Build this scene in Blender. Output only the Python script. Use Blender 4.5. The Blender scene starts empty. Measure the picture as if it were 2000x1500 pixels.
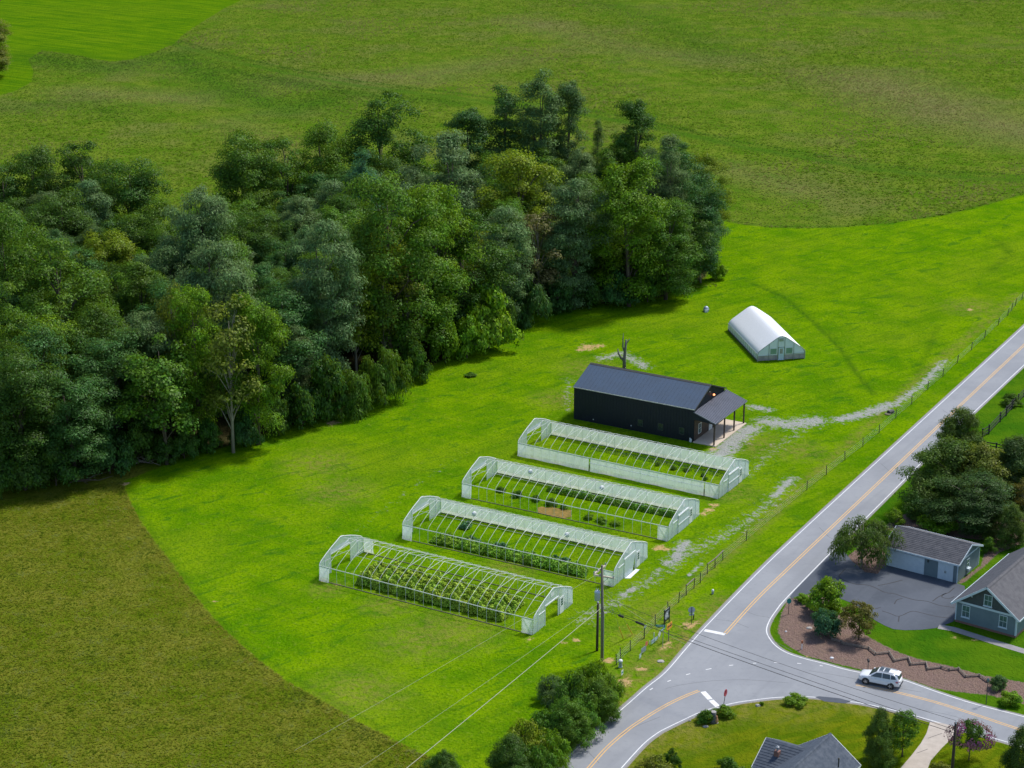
import bpy, bmesh, math, random
import numpy as np
from mathutils import Vector, Matrix, geometry

sc = bpy.context.scene
C = sc.collection
R = math.radians

# ------------------------------------------------------------------ camera, sky, sun, exposure
F, YH, HC = 4044.0, -680.0, 105.0            # focal length and horizon in photo pixels (2000 x 1500), drone height in m
PITCH = math.atan((750 - YH) / F)
cam = bpy.data.objects.new('camera', bpy.data.cameras.new('camera'))
C.objects.link(cam)
cam.location = (0, 0, HC)
cam.rotation_euler = (math.pi / 2 - PITCH, 0, 0)
cam.data.sensor_width = 36
cam.data.lens = F / 2000 * 36
cam.data.clip_start = 1
cam.data.clip_end = 6000
sc.camera = cam

SUN_EL = R(57)
SUN_AZ = math.atan2(0.80, 0.60)               # from +Y towards +X: the sun stands behind the wood, to the right
world = bpy.data.worlds.new('World')
sc.world = world
world.use_nodes = True
wn = world.node_tree
sky = wn.nodes.new('ShaderNodeTexSky')
sky.sky_type = 'NISHITA'
sky.sun_disc = False
sky.sun_elevation = SUN_EL
sky.sun_rotation = SUN_AZ
sky.air_density = 1.0
sky.dust_density = 1.2
sky.ozone_density = 2.0
bg = wn.nodes['Background']
bg.inputs['Strength'].default_value = 0.132
wn.links.new(sky.outputs[0], bg.inputs['Color'])
sun = bpy.data.objects.new('sun', bpy.data.lights.new('sun', 'SUN'))
C.objects.link(sun)
sun.data.energy = 3.05
sun.data.angle = R(8)
sun.data.color = (1.0, 0.95, 0.86)
sdir = Vector((math.sin(SUN_AZ) * math.cos(SUN_EL), math.cos(SUN_AZ) * math.cos(SUN_EL), math.sin(SUN_EL)))
sun.rotation_euler = sdir.to_track_quat('Z', 'Y').to_euler()
sun.location = (60, 400, 200)
vs = sc.view_settings
vs.view_transform = 'Standard'
vs.look = 'None'
vs.exposure = 0.32
vs.gamma = 1.0
sc.cycles.max_bounces = 6
sc.cycles.diffuse_bounces = 3
sc.cycles.transparent_max_bounces = 12

# ------------------------------------------------------------------ helpers
CP, SP = math.cos(PITCH), math.sin(PITCH)

def G(x, y, z=0.0):
    """Point of the plane at height z that the photo shows at pixel x, y."""
    u = (x - 1000) / F
    v = (750 - y) / F
    dy, dz = CP + v * SP, -SP + v * CP
    t = (z - HC) / dz
    return Vector((u * t, dy * t, z))

def ppm(p):
    return F / (p[1] * CP + HC * SP)

def vpx(p):                                   # photo pixels of one upright metre at p
    d = math.hypot(p[1], HC)
    return ppm(p) * p[1] / d

rng = np.random.default_rng(7)
random.seed(7)

def tag(o, label=None, cat=None, group=None, kind=None):
    if label: o['label'] = label
    if cat: o['category'] = cat
    if group: o['group'] = group
    if kind: o['kind'] = kind
    return o

def thing(name, label, cat, loc=(0, 0, 0), rz=0.0, group=None):
    o = bpy.data.objects.new(name, None)
    o.empty_display_size = 0.5
    C.objects.link(o)
    o.location = loc
    o.rotation_euler = (0, 0, rz)
    return tag(o, label, cat, group)

def link(name, me, parent=None, loc=None, rot=None, scale=None):
    o = bpy.data.objects.new(name, me)
    C.objects.link(o)
    o.parent = parent
    if loc is not None: o.location = loc
    if rot is not None: o.rotation_euler = rot
    if scale is not None: o.scale = scale
    return o

def np_mesh(name, V, Fc, mat, smooth=False):
    me = bpy.data.meshes.new(name)
    V = np.asarray(V, dtype=np.float32)
    Fc = np.asarray(Fc, dtype=np.int32)
    n, k = Fc.shape
    me.vertices.add(len(V))
    me.vertices.foreach_set('co', V.ravel())
    me.loops.add(n * k)
    me.loops.foreach_set('vertex_index', Fc.ravel())
    me.polygons.add(n)
    me.polygons.foreach_set('loop_start', np.arange(n, dtype=np.int32) * k)
    me.polygons.foreach_set('loop_total', np.full(n, k, dtype=np.int32))
    if smooth:
        me.polygons.foreach_set('use_smooth', np.ones(n, dtype=bool))
    me.update(calc_edges=True)
    me.materials.append(mat)
    return me

class MB:
    def __init__(s):
        s.v, s.f = [], []
    def add(s, vs_, fs_):
        b = len(s.v)
        s.v += [tuple(v) for v in vs_]
        s.f += [tuple(b + i for i in f) for f in fs_]
        return s
    def box(s, x0, x1, y0, y1, z0, z1):
        return s.add([(x0, y0, z0), (x1, y0, z0), (x1, y1, z0), (x0, y1, z0), (x0, y0, z1), (x1, y0, z1), (x1, y1, z1), (x0, y1, z1)],
                     [(0, 3, 2, 1), (4, 5, 6, 7), (0, 1, 5, 4), (1, 2, 6, 5), (2, 3, 7, 6), (3, 0, 4, 7)])
    def beam(s, p, q, w, h=None, up=(0, 0, 1)):
        p, q, up = Vector(p), Vector(q), Vector(up)
        h = w if h is None else h
        d = (q - p).normalized()
        if abs(d.dot(up)) > 0.99: up = Vector((0, 1, 0))
        a = d.cross(up).normalized() * (w / 2)
        b = a.cross(d).normalized() * (h / 2)
        vs_ = [p - a - b, p + a - b, p + a + b, p - a + b, q - a - b, q + a - b, q + a + b, q - a + b]
        return s.add(vs_, [(0, 1, 2, 3), (7, 6, 5, 4), (0, 4, 5, 1), (1, 5, 6, 2), (2, 6, 7, 3), (3, 7, 4, 0)])
    def tube(s, pts, r, n=6, cap=True):
        pts = [Vector(p) for p in pts]
        rs = r if isinstance(r, (list, tuple)) else [r] * len(pts)
        b0 = len(s.v)
        ref = None
        for i, p in enumerate(pts):
            d = (pts[min(i + 1, len(pts) - 1)] - pts[max(i - 1, 0)])
            d = d.normalized() if d.length > 1e-9 else Vector((0, 0, 1))
            if ref is None:
                ref = Vector((1, 0, 0)) if abs(d.x) < 0.8 else Vector((0, 1, 0))
            a = (ref - d * ref.dot(d)).normalized()
            ref = a
            c = d.cross(a)
            for k in range(n):
                t = 2 * math.pi * k / n
                s.v.append(tuple(p + (a * math.cos(t) + c * math.sin(t)) * rs[i]))
        for i in range(len(pts) - 1):
            for k in range(n):
                k2 = (k + 1) % n
                s.f.append((b0 + i * n + k, b0 + i * n + k2, b0 + (i + 1) * n + k2, b0 + (i + 1) * n + k))
        if cap:
            s.f.append(tuple(b0 + k for k in reversed(range(n))))
            s.f.append(tuple(b0 + (len(pts) - 1) * n + k for k in range(n)))
        return s
    def lathe(s, prof, n=10, c=(0, 0, 0)):
        b0 = len(s.v)
        for r, z in prof:
            for k in range(n):
                t = 2 * math.pi * k / n
                s.v.append((c[0] + r * math.cos(t), c[1] + r * math.sin(t), c[2] + z))
        for i in range(len(prof) - 1):
            for k in range(n):
                k2 = (k + 1) % n
                s.f.append((b0 + i * n + k, b0 + i * n + k2, b0 + (i + 1) * n + k2, b0 + (i + 1) * n + k))
        s.f.append(tuple(b0 + k for k in reversed(range(n))))
        s.f.append(tuple(b0 + (len(prof) - 1) * n + k for k in range(n)))
        return s
    def poly(s, pts):
        return s.add(pts, [tuple(range(len(pts)))])
    def prism(s, pts, d):
        """polygon pts extruded by vector d"""
        n = len(pts)
        d = Vector(d)
        P = [Vector(p) for p in pts]
        fs_ = [tuple(reversed(range(n))), tuple(range(n, 2 * n))]
        fs_ += [(i, (i + 1) % n, n + (i + 1) % n, n + i) for i in range(n)]
        return s.add(P + [p + d for p in P], fs_)
    def mesh(s, name, m, smooth=False):
        me = bpy.data.meshes.new(name)
        me.from_pydata(s.v, [], s.f)
        me.materials.append(m)
        if smooth:
            for p in me.polygons: p.use_smooth = True
        me.update()
        return me
    def build(s, name, m, parent=None, loc=None, rot=None, smooth=False, bevel=0.0):
        me = s.mesh(name, m, smooth)
        bm = bmesh.new(); bm.from_mesh(me)
        bmesh.ops.recalc_face_normals(bm, faces=bm.faces)
        if bevel:
            bmesh.ops.bevel(bm, geom=list(bm.edges), offset=bevel, segments=1, affect='EDGES')
        bm.to_mesh(me); bm.free()
        return link(name, me, parent, loc, rot)

# ------------------------------------------------------------------ materials
def nmat(name):
    m = bpy.data.materials.new(name)
    m.use_nodes = True
    nt = m.node_tree
    b = nt.nodes['Principled BSDF']
    return m, nt, b

def N(nt, typ, **kw):
    n = nt.nodes.new(typ)
    for k, v in kw.items():
        setattr(n, k, v)
    return n

def setin(nt, node, key, val):
    if hasattr(val, 'is_output') or isinstance(val, bpy.types.NodeSocket):
        nt.links.new(val, node.inputs[key])
    else:
        node.inputs[key].default_value = val

def mixc(nt, fac, a, b, mode='MIX'):
    n = N(nt, 'ShaderNodeMix', data_type='RGBA', blend_type=mode)
    setin(nt, n, 0, fac)
    for k, v in ((6, a), (7, b)):
        setin(nt, n, k, v if isinstance(v, bpy.types.NodeSocket) else (v[0], v[1], v[2], 1))
    return n.outputs[2]

def math_(nt, op, a, b=0.0, c=None, clamp=False):
    n = N(nt, 'ShaderNodeMath', operation=op, use_clamp=clamp)
    setin(nt, n, 0, a); setin(nt, n, 1, b)
    if c is not None: setin(nt, n, 2, c)
    return n.outputs[0]

def ramp(nt, x, lo, hi, a=0.0, b=1.0, smooth=True):
    n = N(nt, 'ShaderNodeMapRange', interpolation_type='SMOOTHSTEP' if smooth else 'LINEAR')
    setin(nt, n, 0, x)
    for i, v in enumerate((lo, hi, a, b)): n.inputs[i + 1].default_value = v
    return n.outputs[0]

def noise(nt, scale, detail=3, rough=0.55, vec=None, dist=0.0):
    n = N(nt, 'ShaderNodeTexNoise')
    n.inputs['Scale'].default_value = scale
    n.inputs['Detail'].default_value = detail
    n.inputs['Roughness'].default_value = rough
    n.inputs['Distortion'].default_value = dist
    if vec is not None: nt.links.new(vec, n.inputs['Vector'])
    return n.outputs['Fac']

def pos(nt):
    return N(nt, 'ShaderNodeNewGeometry').outputs['Position']

def objco(nt):
    return N(nt, 'ShaderNodeTexCoord').outputs['Object']

def stretch(nt, vec, sx, sy, sz=1.0, rz=0.0):
    """turn by rz, then scale: noise comes out long across the larger scale"""
    if rz:
        r_ = N(nt, 'ShaderNodeMapping')
        nt.links.new(vec, r_.inputs['Vector'])
        r_.inputs['Rotation'].default_value = (0, 0, rz)
        vec = r_.outputs[0]
    n = N(nt, 'ShaderNodeMapping')
    nt.links.new(vec, n.inputs['Vector'])
    n.inputs['Scale'].default_value = (sx, sy, sz)
    return n.outputs[0]

def bump(nt, b, h, dist=0.05, strength=0.6):
    n = N(nt, 'ShaderNodeBump')
    n.inputs['Strength'].default_value = strength
    n.inputs['Distance'].default_value = dist
    nt.links.new(h, n.inputs['Height'])
    nt.links.new(n.outputs[0], b.inputs['Normal'])

def pm(name, c1, c2=None, scale=3.0, rough=0.6, metal=0.0, bmp=0.0, spec=0.5, detail=4, st=None, coat=0.0):
    """painted / wood / metal surface: two tones of noise, a finer speckle, a little relief"""
    m, nt, b = nmat(name)
    c2 = c2 or tuple(x * 0.8 for x in c1)
    v = objco(nt)
    if st: v = stretch(nt, v, *st)
    n1 = noise(nt, scale, detail, 0.6, v)
    n2 = noise(nt, scale * 7, 2, 0.5, v)
    f = math_(nt, 'ADD', math_(nt, 'MULTIPLY', ramp(nt, n1, 0.3, 0.7), 0.75), math_(nt, 'MULTIPLY', n2, 0.25))
    nt.links.new(mixc(nt, f, c1, c2), b.inputs['Base Color'])
    b.inputs['Metallic'].default_value = metal
    b.inputs['Specular IOR Level'].default_value = spec
    nt.links.new(ramp(nt, n1, 0.2, 0.8, rough * 0.85, min(1, rough * 1.15)), b.inputs['Roughness'])
    if coat: b.inputs['Coat Weight'].default_value = coat
    if bmp: bump(nt, b, n2, bmp)
    return m

def film_mat(name, col, alpha, dirt=0.15, trans=0.52):
    """greenhouse film: lets part of the light straight through, scatters the rest"""
    m, nt, b = nmat(name)
    nt.nodes.remove(b)
    out = nt.nodes['Material Output']
    v = objco(nt)
    n1 = noise(nt, 1.4, 4, 0.6, v)
    n2 = noise(nt, 9.0, 2, 0.5, stretch(nt, v, 1, 1, 0.15))
    col1 = mixc(nt, math_(nt, 'MULTIPLY', ramp(nt, n1, 0.45, 0.75), dirt), col, (0.45, 0.42, 0.30))
    d = N(nt, 'ShaderNodeBsdfDiffuse'); nt.links.new(col1, d.inputs['Color'])
    t = N(nt, 'ShaderNodeBsdfTranslucent'); nt.links.new(col1, t.inputs['Color'])
    g = N(nt, 'ShaderNodeBsdfGlossy'); g.inputs['Roughness'].default_value = 0.25; g.inputs['Color'].default_value = (0.9, 0.95, 1, 1)
    x = N(nt, 'ShaderNodeBsdfTransparent')
    m1 = N(nt, 'ShaderNodeMixShader'); m1.inputs[0].default_value = trans
    nt.links.new(d.outputs[0], m1.inputs[1]); nt.links.new(t.outputs[0], m1.inputs[2])
    m2 = N(nt, 'ShaderNodeMixShader'); m2.inputs[0].default_value = 0.10
    nt.links.new(m1.outputs[0], m2.inputs[1]); nt.links.new(g.outputs[0], m2.inputs[2])
    m3 = N(nt, 'ShaderNodeMixShader')
    a = math_(nt, 'ADD', math_(nt, 'MULTIPLY', math_(nt, 'SUBTRACT', n2, 0.5), 0.35), alpha, clamp=True)
    nt.links.new(a, m3.inputs[0])
    nt.links.new(x.outputs[0], m3.inputs[1]); nt.links.new(m2.outputs[0], m3.inputs[2])
    nt.links.new(m3.outputs[0], out.inputs['Surface'])
    return m

def leaf_mat(name, trans=0.42, back=1.0, var=0.55):
    """leaves: colour from the plant's own object colour, varied leaf by leaf"""
    m, nt, b = nmat(name)
    nt.nodes.remove(b)
    out = nt.nodes['Material Output']
    oi = N(nt, 'ShaderNodeObjectInfo')
    ge = N(nt, 'ShaderNodeNewGeometry')
    hv = N(nt, 'ShaderNodeHueSaturation')
    nt.links.new(oi.outputs['Color'], hv.inputs['Color'])
    nt.links.new(ramp(nt, ge.outputs['Random Per Island'], 0, 1, 1 - var, 1 + var, False), hv.inputs['Value'])
    n1 = noise(nt, 0.45, 3, 0.6, ge.outputs['Position'])
    nt.links.new(ramp(nt, n1, 0.3, 0.7, 0.482, 0.512), hv.inputs['Hue'])
    col = mixc(nt, math_(nt, 'MULTIPLY', ge.outputs['Backfacing'], back - 1.0), hv.outputs[0], (0.42, 0.50, 0.36))
    d = N(nt, 'ShaderNodeBsdfDiffuse'); nt.links.new(col, d.inputs['Color'])
    t = N(nt, 'ShaderNodeBsdfTranslucent')
    nt.links.new(mixc(nt, 0.35, col, (0.20, 0.30, 0.01)), t.inputs['Color'])
    g = N(nt, 'ShaderNodeBsdfGlossy'); g.inputs['Roughness'].default_value = 0.5; g.inputs['Color'].default_value = (0.9, 1, 0.95, 1)
    m1 = N(nt, 'ShaderNodeMixShader'); m1.inputs[0].default_value = trans
    nt.links.new(d.outputs[0], m1.inputs[1]); nt.links.new(t.outputs[0], m1.inputs[2])
    m2 = N(nt, 'ShaderNodeMixShader'); m2.inputs[0].default_value = 0.015
    nt.links.new(m1.outputs[0], m2.inputs[1]); nt.links.new(g.outputs[0], m2.inputs[2])
    nt.links.new(m2.outputs[0], out.inputs['Surface'])
    return m

M = {}
M['leaf'] = leaf_mat('leaf')
M['leaf_silver'] = leaf_mat('leaf_silver', 0.35, 1.28, 0.6)
M['leaf_crop'] = leaf_mat('leaf_crop', 0.18, 1.0, 0.5)
M['bark'] = pm('bark', (0.13, 0.10, 0.075), (0.07, 0.055, 0.04), 2.0, 0.9, bmp=0.03, st=(4, 4, 0.6))
M['bark_pale'] = pm('bark_pale', (0.36, 0.32, 0.26), (0.20, 0.17, 0.13), 2.0, 0.9, bmp=0.02, st=(4, 4, 0.8))
M['galv'] = pm('galvanised_tube', (0.78, 0.80, 0.76), (0.62, 0.66, 0.64), 3, 0.45, 0.1)
M['film'] = film_mat('greenhouse_film', (0.88, 0.96, 1.0), 0.70)
M['film_dense'] = film_mat('doubled_film', (0.84, 0.91, 0.97), 0.90)
M['film_hem'] = film_mat('film_hem', (0.88, 0.90, 0.88), 0.80, 0.35)
M['white_sheet'] = pm('white_sheet', (0.80, 0.84, 0.88), (0.70, 0.75, 0.82), 0.7, 0.38, bmp=0.01)
M['white_paint'] = pm('white_paint', (0.78, 0.80, 0.80), (0.68, 0.71, 0.72), 2, 0.5)
M['timber'] = pm('weathered_timber', (0.30, 0.25, 0.205), (0.17, 0.14, 0.115), 2.5, 0.85, bmp=0.02, st=(1, 6, 6))
M['base_board'] = pm('base_board', (0.17, 0.15, 0.10), (0.10, 0.10, 0.06), 2.5, 0.9)
M['glass'] = pm('window_glass', (0.10, 0.17, 0.17), (0.05, 0.10, 0.11), 0.8, 0.12, spec=0.8)
M['steel'] = pm('steel', (0.45, 0.47, 0.48), (0.34, 0.36, 0.38), 2.5, 0.45, 0.5)
M['dark_metal'] = pm('dark_metal', (0.03, 0.035, 0.03), (0.05, 0.05, 0.045), 3, 0.6)
M['concrete'] = pm('concrete', (0.62, 0.52, 0.41), (0.53, 0.44, 0.35), 0.7, 0.85, bmp=0.005)
M['rubber'] = pm('rubber', (0.02, 0.02, 0.02), (0.03, 0.03, 0.03), 4, 0.8)
M['stone'] = pm('stone', (0.46, 0.44, 0.41), (0.32, 0.30, 0.28), 2.5, 0.9, bmp=0.03)
# ------------------------------------------------------------------ the ground
def W2(px):
    return np.array([[G(x, y).x, G(x, y).y] for x, y in px])

def seg_dist(X, poly, closed):
    d = np.full(len(X), 1e9)
    n = len(poly)
    for i in range(n if closed else n - 1):
        a, b = poly[i], poly[(i + 1) % n]
        ab = b - a
        t = np.clip(((X - a) @ ab) / max(1e-9, ab @ ab), 0, 1)
        q = a + t[:, None] * ab
        d = np.minimum(d, np.hypot(*(X - q).T))
    return d

def inside(X, poly):
    c = np.zeros(len(X), bool)
    n = len(poly)
    x, y = X[:, 0], X[:, 1]
    for i in range(n):
        x0, y0 = poly[i]
        x1, y1 = poly[(i + 1) % n]
        if y0 == y1: continue
        k = ((y0 > y) != (y1 > y)) & (x < (x1 - x0) * (y - y0) / (y1 - y0) + x0)
        c ^= k
    return c

def sdist(X, poly):
    d = seg_dist(X, poly, True)
    return np.where(inside(X, poly), d, -d)

FIELD_EDGE = [(240, 940), (252, 975), (272, 1015), (300, 1055), (336, 1100), (368, 1146), (402, 1190), (440, 1230), (500, 1285), (560, 1330),
              (640, 1375), (700, 1410), (790, 1455), (880, 1500), (960, 1545)]
MEADOW_EDGE = [(1408, 430), (1440, 437), (1500, 444), (1560, 446), (1640, 444), (1740, 436), (1850, 419), (1930, 399), (2000, 379), (2150, 330)]
MOWN1 = FIELD_EDGE + [(2300, 1640)] + MEADOW_EDGE[::-1] + [(1380, 500), (1000, 570), (600, 780), (400, 880)]
MOWN2 = [(520, -30), (468, 2), (440, 15), (400, 40), (360, 66), (340, 86), (300, 103), (258, 116), (215, 121), (170, 112), (120, 103), (80, 99),
         (55, 116), (66, 138), (62, 160), (30, 178), (0, 186), (-160, 215), (-200, -60)]
WOOD = [(-90, 985), (0, 962), (100, 945), (230, 920), (330, 900), (460, 875), (560, 842), (700, 797), (800, 747), (880, 702), (960, 660), (1050, 614), (1150, 600),
        (1300, 583), (1392, 542), (1402, 480), (1340, 440), (1200, 425), (1120, 430), (960, 455), (800, 470), (640, 510), (470, 540), (372, 592),
        (250, 532), (100, 520), (-120, 560)]
HOUSE_ZONE = [(2150, 640), (2000, 700), (1950, 760), (1696, 1007), (1550, 1155), (1510, 1200), (1500, 1231), (1517, 1263), (1573, 1287), (1677, 1313), (1790, 1338), (2000, 1402), (2200, 1460)]
SOUTH_ZONE = [(1180, 1530), (1256, 1450), (1335, 1400), (1440, 1370), (1552, 1360), (1657, 1368), (1790, 1398), (2000, 1460), (2200, 1520), (2200, 1650), (1150, 1650)]
MULCH = [(1540, 1168), (1526, 1198), (1519, 1233), (1530, 1255), (1568, 1279), (1640, 1298), (1683, 1308), (1763, 1323), (1827, 1345), (1875, 1352),
         (1933, 1358), (2060, 1390), (2060, 1345), (1985, 1330), (1920, 1319), (1853, 1300), (1800, 1289), (1760, 1276), (1720, 1257), (1690, 1240), (1672, 1215), (1650, 1190), (1600, 1158)]
MULCH2 = [(1648, 1092), (1660, 1104), (1690, 1120), (1715, 1122), (1728, 1108), (1735, 1085), (1715, 1065), (1670, 1075)]
MULCH3 = [(1880, 1140), (1925, 1104), (1950, 1080), (2000, 1060), (2000, 1000), (1840, 985), (1740, 1012), (1728, 1035), (1930, 1056), (1916, 1104), (1868, 1139)]

ys = np.concatenate([np.arange(150, 350, 0.5), np.arange(350, 700, 1.6)])
xs = np.concatenate([np.arange(-190, -72, 1.6), np.arange(-72, 76, 0.5), np.arange(76, 190, 1.6)])
XX, YY = np.meshgrid(xs, ys)
X = np.stack([XX.ravel(), YY.ravel()], 1)
V = np.concatenate([X, np.zeros((len(X), 1))], 1)
nx, ny = len(xs), len(ys)
ii = (np.arange(ny - 1)[:, None] * nx + np.arange(nx - 1)[None, :]).ravel()
Fq = np.stack([ii, ii + 1, ii + nx + 1, ii + nx], 1)

def band(pts, w, soft=1.0):
    """1 on the line, falling to 0 at w metres beside it"""
    return np.clip(1 - seg_dist(X, W2(pts), False) / w, 0, 1)

def spots(lst):
    out = np.zeros(len(X))
    for x, y, r in lst:
        p = G(x, y)
        d = np.hypot(X[:, 0] - p.x, X[:, 1] - p.y)
        out = np.maximum(out, np.clip(1.15 - d / r, 0, 1))
    return out

a_mown = np.clip(np.maximum(sdist(X, W2(MOWN1)), sdist(X, W2(MOWN2))), -4, 4)
a_wood = np.clip(sdist(X, W2(WOOD)) / 3 + 0.2, 0, 1)
a_gravel = np.maximum.reduce([
    band([(1845, 705), (1800, 752), (1750, 788), (1700, 806), (1650, 817)], 2.6) * 0.84,
    band([(1740, 790), (1690, 808), (1640, 820)], 3.6) * 0.95,
    band([(1590, 822), (1540, 830), (1500, 824)], 6.0) * 0.93,
    band([(1470, 795), (1500, 800)], 3.0) * 0.9,
    band([(1465, 838), (1430, 862), (1412, 885)], 5.0) * 0.97,
    band([(1175, 700), (1215, 690), (1260, 716)], 3.8) * 0.82,
    band([(1000, 905), (1090, 830)], 2.4) * 0.50,
    band([(690, 1045), (790, 965), (905, 885)], 2.2) * 0.52,
    band([(1545, 935), (1500, 985), (1440, 1030), (1350, 1080), (1300, 1110), (1220, 1165), (1140, 1210)], 5.5) * 0.66,
    band([(1340, 1060), (1310, 1100)], 3.0) * 0.92, band([(1545, 935), (1515, 968)], 1.8) * 0.95, band([(1235, 1150), (1215, 1163)], 1.8) * 0.9,
    band([(1370, 1100), (1345, 1125)], 1.0) * 0.85,
    band([(1110, 740), (1108, 800)], 3.4) * 0.62, band([(1610, 815), (1520, 870), (1460, 930)], 6.0) * 0.58,
    band([(560, 1250), (700, 1320)], 1.0) * 0.0])
a_dirt = spots([(1150, 678, 2.6), (1135, 684, 1.6), (1172, 675, 1.5), (1385, 996, 1.4), (1395, 986, 1.2), (1376, 1004, 1.0), (1288, 1070, 1.5), (1302, 1072, 1.0), (1395, 877, 1.5), (1343, 1221, 1.6),
                (1356, 1218, 1.0), (1298, 1265, 1.0), (1304, 1256, 0.9), (1252, 1307, 1.0), (1215, 1333, 1.6), (1036, 1249, 0.9), (1190, 1290, 1.2), (1178, 1292, 0.8),
                (243, 945, 1.1), (650, 826, 1.8), (420, 1175, 0.5), (490, 1275, 0.5), (1895, 605, 1.2), (630, 1132, 0.8), (660, 1142, 0.8), (1260, 735, 0.6), (1125, 1250, 1.0), (1100, 1256, 0.7),
                (1580, 1280, 0.9), (1862, 1245, 0.6), (1905, 1250, 0.5)])
PATH = [(330, 84), (450, 118), (560, 143), (700, 168), (850, 186), (1000, 205), (1150, 225), (1280, 250), (1350, 265), (1450, 287), (1560, 306), (1700, 330), (1850, 345), (2010, 353)]
FIELD_TRACKS = [(PATH, 3.2, 1.0), ([(x, y - 9) for x, y in PATH], 1.5, 0.9), ([(400, 132), (600, 168), (760, 192), (900, 200)], 9.0, 0.75), ([(60, 112), (215, 135), (340, 110), (440, 175), (560, 215), (640, 195)], 16.0, 0.85),
                ([(-20, 215), (140, 200), (240, 225)], 12.0, 0.5), ([(1180, 8), (1290, 40), (1380, 90), (1400, 110)], 14.0, 0.5), ([(560, 190), (700, 235), (760, 260)], 14.0, 0.4)]
FIELD_DRY = [([(1700, 160), (1850, 215), (2010, 260)], 26.0, 1.0), ([(560, 160), (800, 150), (1000, 120)], 16.0, 0.6), ([(1020, 40), (1250, 100), (1400, 115)], 16.0, 0.6), ([(150, 180), (330, 190)], 14.0, 0.6), ([(1420, 330), (1560, 370)], 12.0, 0.6), ([(460, 240), (540, 300)], 12.0, 0.4)]
def field_value(Q, lst):
    return np.maximum.reduce([np.clip(1 - seg_dist(Q, W2(p_), False) / w_, 0, 1) * k_ for p_, w_, k_ in lst])
a_track = np.maximum.reduce([
    field_value(X, FIELD_TRACKS),
    band([(1460, 550), (1530, 580), (1590, 630), (1640, 680), (1670, 725), (1706, 770)], 0.75) * 1.1,
    band([(1490, 556), (1560, 595), (1620, 648), (1662, 700)], 0.6) * 0.5,
    band([(1930, 462), (1965, 482), (1970, 500), (1935, 530)], 1.0) * 0.8,
    band([(1830, 640), (1810, 690), (1790, 730)], 1.0) * 0.5,
    band([(x, y - 2) for x, y in MEADOW_EDGE], 1.1) * 0.9,
    band([(262, 985), (310, 1060), (380, 1150), (450, 1230), (520, 1290), (640, 1362), (740, 1420)], 0.8) * 0.6])
a_fdry = field_value(X, FIELD_DRY) * np.clip((X[:, 1] - 370) / 15, 0, 1)
a_dry = np.maximum.reduce([
    spots([(880, 1230, 7), (1000, 1110, 4), (760, 1180, 4), (640, 1150, 3), (1480, 870, 6), (1560, 880, 5), (1420, 960, 5), (1900, 600, 6), (1150, 720, 6),
           (1090, 780, 5), (820, 1250, 6), (700, 1350, 6), (1250, 1245, 5), (1290, 1200, 5), (1350, 1300, 3), (1200, 1340, 4), (620, 905, 6), (660, 960, 6), (1800, 180, 20), (1950, 270, 26), (1500, 120, 20),
           (220, 170, 12), (60, 250, 14), (1000, 60, 16), (1540, 1370, 6), (1440, 1385, 4), (1330, 1430, 5)]) * 0.7,
    band([(1420, 1180), (1300, 1280), (1200, 1350), (1130, 1440)], 4.2) * 1.0,
    band([(1410, 1290), (1300, 1400), (1230, 1480)], 2.0) * 0.0,
    band([(1215, 1505), (1300, 1432), (1405, 1386), (1480, 1373), (1600, 1370), (1740, 1392)], 2.2) * 0.9,
    band([(1990, 575), (1800, 735), (1600, 920), (1420, 1085), (1240, 1240)], 1.6) * 0.75])
a_mulch = np.clip(np.maximum.reduce([sdist(X, W2(MULCH)), sdist(X, W2(MULCH2)), sdist(X, W2(MULCH3))]), -3, 3)
a_house = np.clip(sdist(X, W2(HOUSE_ZONE)), -2, 2)
a_south = np.clip(sdist(X, W2(SOUTH_ZONE)), -2, 2)
low = G(600, 1100).y
a_near = np.clip((300 - X[:, 1]) / 20, 0, 1)

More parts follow.
